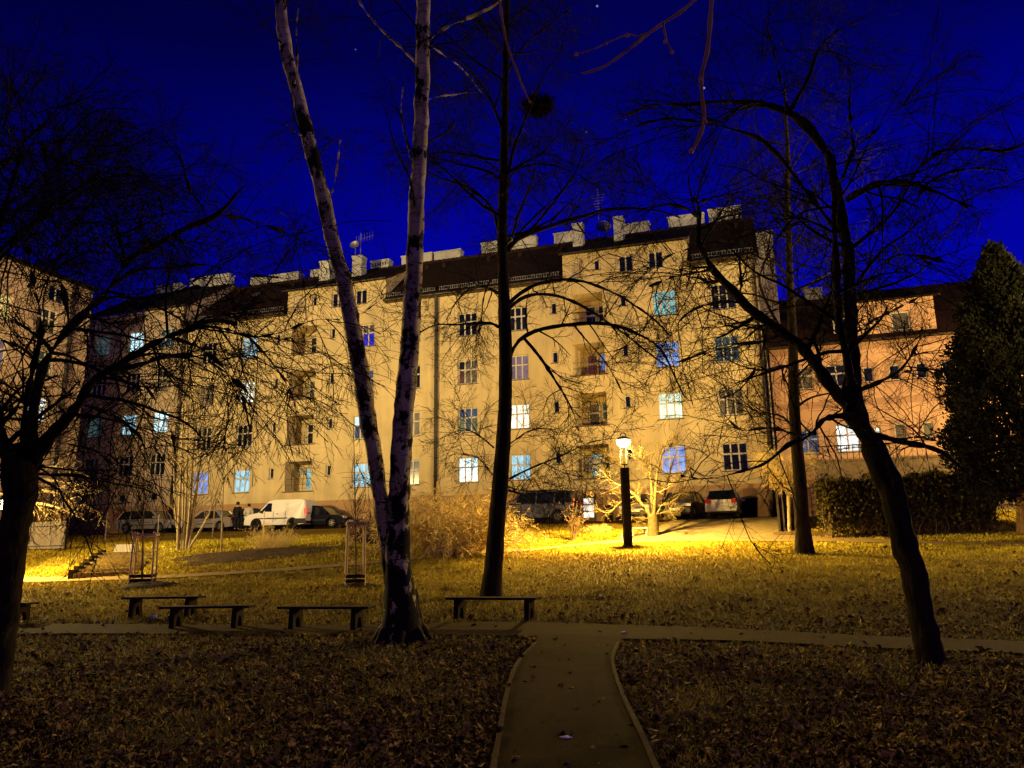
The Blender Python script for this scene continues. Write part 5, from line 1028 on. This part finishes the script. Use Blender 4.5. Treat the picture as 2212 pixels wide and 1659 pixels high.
# ---- white board fence, posts, carpet frame
a = G(62, 1189); b = G(138, 1190); r = empty('board_fence', a, math.atan2(b[1]-a[1], b[0]-a[0]), label='pale board fence panel behind the big trunk, far left', cat='fence'); Ln = float(np.linalg.norm((b-a)[:2]))
s = MB(); m_ = int(Ln/.13); [s.box(i*Ln/m_+.006, (i+1)*Ln/m_-.006, 0, .022, .05, 1.32+.01*(i % 2)) for i in range(-7, m_)]; s.build('boards', 'fence_wood', r)
s = MB().box(-1, Ln, -.035, 0, .2, .29); s.box(-1, Ln, -.035, 0, 1.12, 1.21); s.build('rail', 'fence_wood', r)
for x in (-.03, Ln): MB().box(x-.04, x+.04, .0, .08, -.2, 1.4).build('post', 'wood_grey', r)
def post(label, u, v, top, rad=.03, mat='metal_grey', name='metal_post', d=None, group='thin posts along the garden'):
    p = G(u, v) if d is None else Gd(u, v, d); h = (v-top)*depth(p)/FP; o = MB().tube([(0, 0, -.2), (0, 0, h)], rad, 8).build(name, mat); o.location = Vector(p); return tag(o, label, 'post', group)
post('pale post standing free between the wing and the silver estate car', 227, 1167, 1108, .035)
post('short pale post just behind the board fence', 135, 1186, 1120, .03)
post('thin white stake in front of the silver estate car', 340, 1159, 1112, .022, 'frame_white')
post('bright white stake in front of the white van', 568, 1168, 1104, .022, 'wood_new', 'garden_stake')
post('low white stake at the foot of the street lamp', 1344, 1172, 1152, .03, 'frame_white', 'garden_stake')
cf = broot('carpet_frame', -40.4, 3.4, label='tubular carpet beating frame behind the stake guard, in front of the estate car', cat='frame')
zz = float(terr(*loc(-38, 3.4)[:2])); MB().tube([(0, 0, zz-.1), (0, 0, zz+2.0), (4.4, 0, zz+2.1), (4.4, 0, zz-.1)], .035, 8).build('bar', 'pipe_dark', cf)
# ---- garden gate corner at the right
post('tall pale steel post at the garden gate beside the slim tree', 1695, 1149, 1040, .045, 'frame_white')
post('second pale post behind the slim tree at the gate', 1758, 1130, 1065, .035, 'pipe_grey')
a = G(1689, 1150); b = loc(6.6, 1.2); r = empty('garden_wall', a, math.atan2(b[1]-a[1], b[0]-a[0]), label='dark green board fence running back from the gate post to the yellow house', cat='fence'); Ln = float(np.linalg.norm((b-a)[:2])); dz = float(b[2]-a[2])
s = MB(); m_ = int(Ln/.2)
for i in range(m_): z = dz*i/m_; s.box(i*Ln/m_, (i+1)*Ln/m_-.012, -.03, .03, z-.1, z+2.3)
s.build('boards', 'evergreen_dark', r); s = MB(); [s.box(i*Ln/4-.05, i*Ln/4+.05, .03, .13, dz*i/4-.3, dz*i/4+2.35) for i in range(5)]; s.build('post', 'pipe_dark', r)
a = G(1672, 1156); b = G(1830, 1158); r = empty('stone_kerb', a, math.atan2(b[1]-a[1], b[0]-a[0]), label='pale kerb stones on the lawn below the gate post', cat='kerb'); MB().box(0, float(np.linalg.norm((b-a)[:2]))*.75, -.12, .12, -.1, .13).build('stone', 'kerb', r)
p = G(1814, 1150); q = at(1766, 1109, depth(p)+.3); o = MB().tube([(0, 0, 0), q-p], .03, 8).build('leaning_pole', 'gate_wood'); o.location = Vector(p); tag(o, 'reddish pole leaning at a slant beside the hedge', 'pole')
blk = MB().lathe([(.001, .42), (.3, .38), (.42, .2), (.45, -.1)], k=14).build('garden_stone', 'kerb', None, True); blk.location = Vector(G(1722, 1140)); tag(blk, 'pale rounded stone behind the slim tree trunk', 'stone')
gt = broot('wooden_gate', 4.05, .12, label='light brown double board gate at the right end of the yellow house plinth', cat='gate')
s = MB(); [s.box(i*.19, i*.19+.182, 0, .05, 3.3, 5.0) for i in range(9)]; s.build('boards', 'gate_wood', gt); s = MB(); s.bar((.05, -.02, 3.5), (.85, -.02, 4.8), .05, .09); s.bar((.9, -.02, 4.8), (1.65, -.02, 3.5), .05, .09); s.box(0, 1.7, -.03, 0, 4.82, 4.92); s.build('brace', 'gate_wood', gt)
# stone retaining wall and railing behind the hedge
sw = broot('stone_wall', 7.9, 1.6, label='rough stone retaining wall with railing above the hedge', cat='wall')
MB().box(0, 17, 0, .6, 2, 6.1).build('wall', 'stone_wall', sw); MB().box(-.05, 17, -.06, .66, 6.1, 6.22).build('coping', 'stone_wall', sw)
s = MB(); [s.bar((x, .3, 6.2), (x, .3, 7.0), .035) for x in np.arange(.2, 4.2, .3)]; s.bar((.1, .3, 7.0), (4.3, .3, 7.0), .06); s.build('railing', 'pipe_dark', sw)
bo = MB().box(1.9, 4.2, -.9, -.8, 4.35, 4.95); o = bo.build('lattice', 'fence_wood', sw); s = MB(); s.bar((1.85, -.95, 5.0), (4.3, -.95, 5.0), .06); s.bar((1.85, -.95, 3.9), (1.85, -.95, 5.0), .06); s.bar((4.3, -.95, 3.9), (4.3, -.95, 5.0), .06); s.build('frame', 'pipe_dark', sw)
# low white garden seat under the pale tree
p = G(1384, 1157); r = empty('garden_table', p, .2, label='low white slab seat under the pale lit tree', cat='seat'); MB().box(-.55, .45, -.2, .2, .32, .38).build('top', 'frame_white', r)
for x in (-.45, .3): MB().box(x-.06, x+.06, -.15, .15, -.1, .32).build('leg', 'frame_white', r)
# triangular sign behind the minivan
p = loc(-8.1, 1.0); r = empty('warning_sign', p, -AW, label='triangular sign on a post behind the grey minivan', cat='sign')
s = MB(); z = 1.95
s.bar((-.5, 0, z), (0, 0, z+.85), .05, .11); s.bar((0, 0, z+.85), (.5, 0, z), .05, .11); s.bar((-.5, 0, z), (.5, 0, z), .05, .09); s.build('frame', 'conifer_bark', r)
MB().poly([(-.44, .02, z+.03), (.44, .02, z+.03), (0, .02, z+.78)]).build('plate', 'facade', r); MB().tube([(0, .06, -.2), (0, .06, z+.3)], .03, 8).build('post', 'pipe_grey', r)
# bins
def bin_(label, s_, q_, w_, h_):
    r = broot('waste_bin', s_, q_, label=label, cat='bin'); z = float(terr(*loc(s_, q_)[:2]))
    mb = MB(); n = 12; mb.lathe([(w_*.40, z), (w_*.5, z+h_*.9), (w_*.53, z+h_*.9), (w_*.53, z+h_*.94)], k=n); mb.build('body', 'trim_black', r, True); MB().lathe([(w_*.55, z+h_*.94), (w_*.5, z+h_*1.0), (w_*.2, z+h_*1.06), (.001, z+h_*1.07)], k=n).build('lid', 'trim_black', r, True)
bin_('dark bin between the lit cellar entrance and the lamp post', -3.6, .6, .55, .95); bin_('dark round container right of the silver hatchback', 4.4, 2.0, .85, 1.1)
# litter
def scrap(label, u, v, r_, name='paper_scrap', mat='bag_white', flat=.45):
    p = G(u, v, .03); bm = bmesh.new(); bmesh.ops.create_icosphere(bm, subdivisions=3, radius=r_); g = np.random.RandomState(int(u))
    for w_ in bm.verts:
        k = 1+.28*math.sin(w_.co.x/r_*5+u)*math.cos(w_.co.y/r_*4+v)+g.uniform(-.10, .10); w_.co *= k; w_.co.z = w_.co.z*flat+r_*flat*.8; w_.co.x *= 1.35
    me = bpy.data.meshes.new(name); bm.to_mesh(me); bm.free(); o = link(name, me, mat); o.location = Vector(p); return tag(o, label, 'litter')
scrap('crumpled white tissue lying on the near path', 1223, 1604, .036, flat=.3); scrap('small pale scrap on the cross path right of the junction', 1348, 1372, .035); scrap('white scrap between the two left benches', 331, 1338, .05, flat=.8); scrap('white plastic bag caught in the big bare bush', 943, 1193, .17, 'plastic_bag', flat=.9)
# laundry / clutter in loggias
def clutter(s_, z, label, name, w_, h_, mat, cat, q_=-.35, cols=5):
    r = broot(name, s_, q_, label=label, cat=cat); mb = MB(); g = np.random.RandomState(3)
    for k in range(cols): x = k*w_/cols; hh = h_*g.uniform(.55, 1); mb.box(x, x+w_/cols*.8, -.02, .02, z+h_-hh, z+h_)
    mb.build('cloth', mat, r); MB().tube([(-.1, 0, z+h_+.02), (w_+.1, 0, z+h_+.02)], .015, 6).build('line', 'pipe_dark', r)
clutter(-5.1, 6.25, 'laundry hanging in the lowest loggia of the right house', 'laundry', .9, 1.0, 'laundry', 'laundry'); clutter(-25.4, 7.0, 'dark cloth hanging in the lowest loggia of the middle house', 'laundry', .7, .55, 'laundry', 'laundry', cols=2)

# ---- cars
def car(name, label, pos, rz, Lc, Wc, Hc, kind, paint, rimmat='rim', tail='lamp_red', plate=None, rails=False, cat='car', lit_tail=False, text=None):
    """local x forward, y left"""
    r = empty(name, pos, rz, label=label, cat=cat); h = Lc/2; wb = Lc*.30; wr_ = .32; sill = .24; belt = Hc*.60 if kind != 'van' else .98
    hood = {'sedan': .66, 'estate': .66, 'hatch': .66, 'minivan': .80, 'van': .98}[kind]*1.0
    if kind == 'sedan': top = [(-h, .55), (-h+.03, .88), (-h+.55, .93), (-h+.95, belt), (h-1.25, belt), (h-.45, .80), (h-.06, .68), (h, .50)]; gh = [(-h+.75, belt-.03), (-h+1.35, Hc-.06), (-h+1.9, Hc), (h-2.15, Hc), (h-1.75, Hc-.07), (h-1.0, belt-.06)]
    elif kind == 'estate': top = [(-h, .55), (-h+.03, .9), (-h+.12, belt), (h-1.2, belt), (h-.45, .84), (h-.06, .70), (h, .50)]; gh = [(-h+.06, belt-.02), (-h+.42, Hc-.10), (-h+.8, Hc), (h-2.2, Hc), (h-1.75, Hc-.07), (h-1.0, belt-.05)]
    elif kind == 'hatch': top = [(-h, .50), (-h+.02, .86), (-h+.15, belt), (h-1.15, belt), (h-.42, .82), (h-.05, .68), (h, .50)]; gh = [(-h+.12, belt-.02), (-h+.62, Hc-.10), (-h+.95, Hc), (h-2.05, Hc), (h-1.6, Hc-.08), (h-.95, belt-.05)]
    elif kind == 'minivan': top = [(-h, .50), (-h+.02, .95), (-h+.06, belt), (h-1.0, belt-.03), (h-.35, .92), (h-.05, .75), (h, .50)]; gh = [(-h+.05, belt-.02), (-h+.22, Hc-.12), (-h+.5, Hc), (h-2.0, Hc), (h-1.5, Hc-.12), (h-.75, belt-.1)]
    else: top = [(-h, .45), (-h+.01, 1.2), (-h+.10, Hc-.08), (-h+.30, Hc), (h-2.05, Hc), (h-1.65, Hc-.10), (h-.95, belt+.04), (h-.35, .92), (h-.05, .75), (h, .50)]; gh = None
    # lower body outline with wheel arches
    bot = [(h, .28)]
    for cx in (wb, -wb):
        bot += [(cx+.40, sill)]+[(cx+.40*math.cos(a), .30+.40*math.sin(a)) for a in np.linspace(.05, PI-.05, 9)]+[(cx-.40, sill)]
    bot += [(-h, .28)]; out = bot+top; n = len(out); sl = []; cx0, cz0 = 0, Hc*.45
    for y, k, kz in ((-Wc/2, .972, .985), (-Wc/2+.07, 1, 1), (Wc/2-.07, 1, 1), (Wc/2, .972, .985)):
        sl.append([(x*k, y*(1 if z < belt+.02 else 1-.13*(z-belt)/(Hc-belt)), cz0+(z-cz0)*kz) for x, z in out])
    bd = MB(); bd.v = [p for q in sl for p in q]
    for i in range(3): bd.f += [(i*n+j, i*n+(j+1) % n, (i+1)*n+(j+1) % n, (i+1)*n+j) for j in range(n)]
    bd.f += [tuple(range(n))[::-1], tuple(range(3*n, 4*n))]
    o = bd.build('body', paint, r); o.data.polygons.foreach_set('use_smooth', [False]*len(o.data.polygons))
    MB().box(-wb-.45, wb+.45, -Wc/2+.22, Wc/2-.22, .2, .75).build('underbody', 'trim_black', r)
    if gh:
        m = len(gh); g = MB(); wb_ = Wc/2-.05; wt = Wc/2-.24
        def yy(z): return wb_+(wt-wb_)*max(0, (z-belt))/(Hc-belt)
        g.v = [(x, -yy(z), z) for x, z in gh]+[(x, yy(z), z) for x, z in gh]; g.f = [tuple(range(m)), tuple(range(m, 2*m))[::-1]]+[(i, m+i, m+(i+1) % m, (i+1) % m) for i in range(m)]
        g.build('window', 'car_glass', r)
        rf = MB(); top_i = [i for i in range(m) if gh[i][1] > Hc-.13]; e_ = .022
        tp_ = [(gh[i][0], gh[i][1]) for i in top_i]
        for (x0, z0), (x1, z1) in zip(tp_[:-1], tp_[1:]):
            for s_ in (1,):
                rf.quad((x0, -yy(z0)-.02, z0+e_), (x1, -yy(z1)-.02, z1+e_), (x1, yy(z1)+.02, z1+e_), (x0, yy(z0)+.02, z0+e_))
            for s_ in (-1, 1): rf.quad((x0, s_*(yy(z0)+.02), z0+e_), (x1, s_*(yy(z1)+.02), z1+e_), (x1, s_*(yy(z1)+.035), z1-.05), (x0, s_*(yy(z0)+.035), z0-.05))
        for s_ in (-1, 1):
            A = gh[top_i[-1]]; B = gh[-1]; rf.bar((A[0], s_*(yy(A[1])+.0), A[1]), (B[0], s_*(yy(B[1])-.0), B[1]), .07); A = gh[top_i[0]]; B = gh[0]; rf.bar((A[0], s_*yy(A[1]), A[1]), (B[0], s_*(yy(B[1])), B[1]), .10 if kind != 'estate' else .07)
            for x in ((-.12, -h+1.15) if kind in ('estate', 'minivan') else (-.1,)): rf.bar((x, s_*(yy(belt)+.005), belt-.02), (x-.03, s_*(yy(Hc-.05)+.005), Hc-.05), .06)
        rf.build('roof', paint, r)
    else:  # van: cab side window, windscreen
        for s_ in (-1, 1):
            def yv(z): return s_*(Wc/2*(1-.13*(z-belt)/(Hc-belt))+.004)
            g = MB().poly([(h-1.92, yv(1.08), 1.08), (h-1.15, yv(1.08), 1.08), (h-1.42, yv(1.36), 1.36), (h-1.62, yv(Hc-.22), Hc-.22), (h-1.90, yv(Hc-.22), Hc-.22)][::(1 if s_ < 0 else -1)]); g.build('window', 'car_glass', r)
            MB().box(-.92, h-1.0, s_*(Wc/2+.004)-.012, s_*(Wc/2+.004)+.012, .62, .69).build('side_strip', 'trim_black', r)
            MB().box(h-2.4, h-2.25, s_*(Wc/2)-.02, s_*(Wc/2)+.03, .92, .95).build('handle', 'trim_black', r)
            MB().box(-h-.01, -h+.75, s_*(Wc/2)-.03, s_*(Wc/2)+.012, .30, .62).build('rear_bumper_corner', 'trim_black', r)
        w_ = MB().quad((h-1.63, -Wc/2+.17, Hc-.135), (h-1.63, Wc/2-.17, Hc-.135), (h-.98, Wc/2-.10, belt+.08), (h-.98, -Wc/2+.10, belt+.08)); w_.build('windscreen', 'car_glass', r).location = (.02, 0, .02)
        bm_ = MB(); [bm_.box(x-.006, x+.006, s_*(Wc/2)-.01, s_*(Wc/2)+.003, .4, 1.1) for x in (h-2.05, -.75) for s_ in (-1, 1)]; bm_.build('door_seam', 'trim_black', r)
        MB().box(-h-.03, -h, -Wc/2+.15, Wc/2-.15, .93, .98).build('trim', 'trim_black', r)
    for sx in (1, -1):
        for s_ in (-1, 1):
            w_ = MB(); c = (sx*wb, s_*(Wc/2-.11), wr_); k = 20
            prof = [(.17, -.09), (.30, -.10), (.32, -.07), (.32, .07), (.30, .10), (.19, .09)]; n0 = 0
            for rr, yy_ in prof:
                for j in range(k): a = 2*PI*j/k; w_.v.append((c[0]+rr*math.cos(a), c[1]+s_*yy_, c[2]+rr*math.sin(a)))
            for i in range(len(prof)-1):
                for j in range(k): j2 = (j+1) % k; w_.f.append((i*k+j, i*k+j2, (i+1)*k+j2, (i+1)*k+j))
            wh = w_.build('wheel', 'tyre', r); rm = MB(); yo = c[1]+s_*.075
            for j in range(7): a = 2*PI*j/7; rm.bar((c[0], yo, c[2]), (c[0]+.20*math.cos(a), yo, c[2]+.20*math.sin(a)), .055, .03)
            rm.tube([(c[0]+.195*math.cos(a), yo, c[2]+.195*math.sin(a)) for a in np.linspace(0, 2*PI, 21)], .018, 5, False); rm.tube([(c[0], yo-.02*s_, c[2]), (c[0], yo+.02*s_, c[2])], .05, 10); rm.build('rim', rimmat, wh)
    zf = {'sedan': .66, 'estate': .70, 'hatch': .66, 'minivan': .76, 'van': .78}[kind]
    for s_ in (-1, 1):
        MB().box(h-.16, h-.015, s_*(Wc/2-.22)-.19, s_*(Wc/2-.22)+.19, zf-.07, zf+.06).build('headlight', 'lamp_clear', r)
        if kind in ('estate', 'minivan', 'van'): MB().box(-h-.02, -h+.10, s_*(Wc/2-.08)-.07, s_*(Wc/2-.08)+.085, .85, 1.25).build('taillight', 'glow_tail' if lit_tail and s_ > 0 else tail, r)
        else: MB().box(-h-.02, -h+.12, s_*(Wc/2-.17)-.14, s_*(Wc/2-.17)+.165, .68, .90).build('taillight', tail, r)
        mm_ = MB().box(h-1.32, h-1.18, s_*(Wc/2+.10)-.09, s_*(Wc/2+.10)+.09, belt+.02, belt+.16); mm_.build('mirror', 'trim_black' if kind == 'van' else paint, r)
    MB().box(h-.05, h+.02, -Wc/2+.12, Wc/2-.12, .26, .46).build('front_bumper', 'trim_black', r); MB().box(h-.05, h+.012, -.42, .42, .54, .66).build('grille', 'trim_black', r)
    MB().box(-h-.035, -h+.05, -Wc/2+.08, Wc/2-.08, .30, .48).build('rear_bumper', 'trim_black' if kind in ('van', 'minivan') else paint, r)
    for sg, z in ((1, .44), (-1, .80 if kind in ('hatch', 'sedan', 'estate') else .62)):
        x = sg*(h+.03); pt = MB().box(x-.008, x+.008, -.26, .26, z-.06, z+.06).build('number_plate', 'plate_white', r)
        if text:
            cu = bpy.data.curves.new('number', 'FONT'); cu.body = text; cu.size = .115; cu.align_x = 'CENTER'; cu.align_y = 'CENTER'; cu.extrude = .001; t_ = bpy.data.objects.new('plate_number', cu); COL.objects.link(t_); cu.materials.append(M['ink']); t_.parent = pt; t_.location = (x+sg*.0105, 0, z); t_.rotation_euler = (PI/2, 0, PI/2*sg); bpy.context.view_layer.update(); dg = bpy.context.evaluated_depsgraph_get(); mt_ = bpy.data.meshes.new_from_object(t_.evaluated_get(dg)); t2_ = bpy.data.objects.new('plate_number', mt_); COL.objects.link(t2_); t2_.parent = pt; t2_.location = t_.location; t2_.rotation_euler = t_.rotation_euler; bpy.data.objects.remove(t_)
    if kind in ('sedan', 'estate', 'hatch'):
        MB().box(-.55, -.40, -Wc/2-.012, -Wc/2+.01, belt-.13, belt-.10).build('handle', 'trim_black', r); MB().box(-.55, -.40, Wc/2-.01, Wc/2+.012, belt-.13, belt-.10).build('handle', 'trim_black', r)
        MB().box(-wb+.45, wb-.45, -Wc/2-.012, Wc/2+.012, .48, .53).build('side_strip', 'trim_black', r)
    if rails:
        for s_ in (-1, 1): MB().tube([(-h+.7, s_*(Wc/2-.30), Hc+.01), (-h+.8, s_*(Wc/2-.30), Hc+.09), (h-2.3, s_*(Wc/2-.30), Hc+.09), (h-2.15, s_*(Wc/2-.30), Hc+.0)], .018, 6).build('roof_rail', 'metal_grey', r)
    return r
def on(s_, q_): return loc(s_, q_)
DL = PI-AW; DR = -AW      # facing left / right along the facade
def car_at(u, q_): # point on the ground seen in column u at distance q_ in front of the facade
    rr = ray(u, 1130); t = ((P0-C) @ N+q_)/(rr @ N); p = C+rr*t; return np.array([p[0], p[1], float(terr(p[0], p[1]))+.03])
car('estate_car', 'silver estate car with roof rails parked facing right, leftmost car', car_at(328, 2.6), DR+.03, 4.5, 1.78, 1.52, 'estate', 'paint_silver', rails=True)
car('saloon_car', 'silver saloon car parked behind the clump of stems, beside the two people', car_at(459, 1.7), DL, 4.3, 1.7, 1.42, 'sedan', 'paint_silver')
car('dark_car', 'dark car mostly hidden between the two people and the white van', car_at(535, 1.4), DL, 4.0, 1.66, 1.42, 'hatch', 'paint_dark')
car('white_van', 'white panel van parked facing left, its red tail lamp showing', car_at(607, 2.9), DL+.10, 4.25, 1.82, 1.83, 'van', 'paint_white', cat='van', rimmat='tyre', lit_tail=True)
car('saloon_car', 'dark blue saloon car with its rear hidden behind the white van', car_at(693, 2.0), DR, 4.3, 1.72, 1.42, 'sedan', 'paint_navy')
car('minivan', 'grey minivan with roof bars parked between the middle tree and the lit entrance', car_at(1163, 2.6), DL, 4.7, 1.86, 1.74, 'minivan', 'paint_greyblue', rails=True)
car('small_car', 'pale car directly behind the street lamp post', car_at(1380, 3.0), -AW-PI/2+.05, 3.9, 1.66, 1.45, 'hatch', 'paint_beige', text='1A8 4276')
car('dark_car', 'dark blue car facing the park between the pale tree and the silver hatchback', car_at(1478, 2.9), -AW-PI/2-.12, 4.1, 1.74, 1.46, 'hatch', 'paint_dark', text='4S1 0806')
car('hatchback', 'silver hatchback with red tail lamps parked nose to the wall', car_at(1569, 3.1), -AW+PI/2-.04, 4.0, 1.66, 1.44, 'hatch', 'paint_silver', text='2AK 3719')

# ---- the two people standing by the van
def person(label, p, face, coat, pants, h=1.76, long_coat=False, arms='pockets', puffy=False):
    r = empty('person', p, face, label=label, cat='person'); s = h/1.76
    J = {}; V_ = []; E_ = []; RR = []
    def v(x, y, z, ra): V_.append((x*s, y*s, z*s)); RR.append(ra*s); return len(V_)-1
    def e(a, b_): E_.append((a, b_))
    pel = v(0, 0, .95, .14); bel = v(0, .01, 1.08, .13); che = v(0, .0, 1.28, .155); shc = v(0, -.01, 1.43, .12); nk = v(0, .0, 1.51, .055); hd0 = v(0, .015, 1.60, .075); hd1 = v(0, .01, 1.68, .088); hd2 = v(0, 0, 1.74, .055); nose = v(0, .10, 1.635, .016)
    for a, b_ in ((pel, bel), (bel, che), (che, shc), (shc, nk), (nk, hd0), (hd0, hd1), (hd1, hd2), (hd0, nose)): e(a, b_)
    for sx in (-1, 1):
        hp = v(sx*.10, 0, .90, .095); kn = v(sx*.115, .03, .50, .060); an_ = v(sx*.12, -.02, .09, .042); he = v(sx*.12, -.05, .04, .036); to = v(sx*.135, .14, .03, .036); e(pel, hp); e(hp, kn); e(kn, an_); e(an_, he); e(an_, to)
        sh = v(sx*.19, -.01, 1.40, .062); el = v(sx*.255, -.05, 1.13, .047)
        if arms == 'pockets': wr_ = v(sx*.20, .10, .98, .034); pm = v(sx*.175, .15, .95, .034); dirn = (-.25*sx, .55, -.75)
        else: wr_ = v(sx*.12, .22, 1.17, .032); pm = v(sx*.06, .28, 1.18, .034); dirn = (-.8*sx, .5, .1)
        e(shc, sh); e(sh, el); e(el, wr_); e(wr_, pm); px = V_[pm]
        for k in range(5):
            off = (k-2)*.017; l_ = (.055, .075, .085, .078, .06)[k]; b0 = v(px[0]/s+off*.4, px[1]/s+off*.3, px[2]/s-off*.8, .011); b1 = v(px[0]/s+off*.6+dirn[0]*l_*.5, px[1]/s+dirn[1]*l_*.5, px[2]/s-off+dirn[2]*l_*.5, .0095); b2 = v(px[0]/s+off*.6+dirn[0]*l_*.8-.01*sx, px[1]/s+dirn[1]*l_*.7, px[2]/s-off+dirn[2]*l_, .008); e(pm, b0); e(b0, b1); e(b1, b2)
    me = bpy.data.meshes.new('body'); me.from_pydata(V_, E_, []); o = link('body', me, 'skin', r); m = o.modifiers.new('skin', 'SKIN'); m.use_smooth_shade = True
    for i, d_ in enumerate(me.skin_vertices[0].data): d_.radius = (RR[i], RR[i]); d_.use_root = (i == 0)
    ss = o.modifiers.new('ss', 'SUBSURF'); ss.levels = ss.render_levels = 2
    def garment(name, mat, chain_v, chain_e, lump=0):
        me = bpy.data.meshes.new(name); me.from_pydata([tuple(c*s for c in q[:3]) for q in chain_v], [], []); me.edges.add(len(chain_e)); [setattr(me.edges[i], 'vertices', q) for i, q in enumerate(chain_e)]; me.update()
        g = link(name, me, mat, r); m = g.modifiers.new('skin', 'SKIN'); m.use_smooth_shade = True
        for i, d_ in enumerate(me.skin_vertices[0].data) if me.skin_vertices else (): d_.radius = (chain_v[i][3]*s,)*2
        return g
    def garment2(name, mat, cv, ce):
        me = bpy.data.meshes.new(name); me.from_pydata([tuple(c*s for c in q[:3]) for q in cv], ce, []); g = link(name, me, mat, r); m = g.modifiers.new('skin', 'SKIN'); m.use_smooth_shade = True
        for i, d_ in enumerate(me.skin_vertices[0].data): d_.radius = (cv[i][3]*s,)*2; d_.use_root = (i == 0)
        ss = g.modifiers.new('ss', 'SUBSURF'); ss.levels = ss.render_levels = 2; return g
    lo = .55 if long_coat else .86; pf = .03 if puffy else .012
    cv = [(0, 0, 1.05, .155+pf), (0, 0, lo+.18, .175+pf), (0, 0, lo, .165+pf), (0, 0, 1.28, .17+pf), (0, -.01, 1.42, .135+pf), (0, 0, 1.48, .075+pf)]; ce = [(0, 1), (1, 2), (0, 3), (3, 4), (4, 5)]
    for sx in (-1, 1):
        i = len(cv); cv += [(sx*.195, -.01, 1.395, .080+pf), (sx*.262, -.055, 1.13, .066+pf), (sx*(.20 if arms == 'pockets' else .13), .095 if arms == 'pockets' else .20, 1.0 if arms == 'pockets' else 1.165, .050+pf)]; ce += [(4, i), (i, i+1), (i+1, i+2)]
    garment2('jacket', coat, cv, ce)
    cv = [(0, 0, .93, .155)]; ce = []
    for sx in (-1, 1): i = len(cv); cv += [(sx*.10, 0, .85, .105), (sx*.115, .03, .50, .078), (sx*.12, -.02, .10, .062)]; ce += [(0, i), (i, i+1), (i+1, i+2)]
    garment2('trousers', pants, cv, ce)
    hb_ = MB().lathe([(.001, 1.79*s), (.06*s, 1.785*s), (.095*s, 1.75*s), (.108*s, 1.69*s), (.104*s, 1.63*s), (.09*s, 1.59*s)], (0, -.018*s, 0), 14).build('hair', 'hair', r, True)
    for sx in (-1, 1): MB().tube([(sx*.12*s, -.07*s, .045*s), (sx*.13*s, .06*s, .05*s), (sx*.14*s, .19*s, .035*s)], [.05*s, .055*s, .04*s], 8).build('shoe', 'cloth_black', r, True)
    return r
p1 = car_at(512, 3.5); p2 = car_at(536, 3.5)
person('person in dark clothes standing between the cars, seen from behind', p1, -.2, 'cloth_black', 'cloth_pants', 1.80)
person('person in a long pale quilted coat standing beside the van bonnet', p2, .35, 'cloth_white', 'cloth_pants', 1.66, long_coat=True, puffy=True)
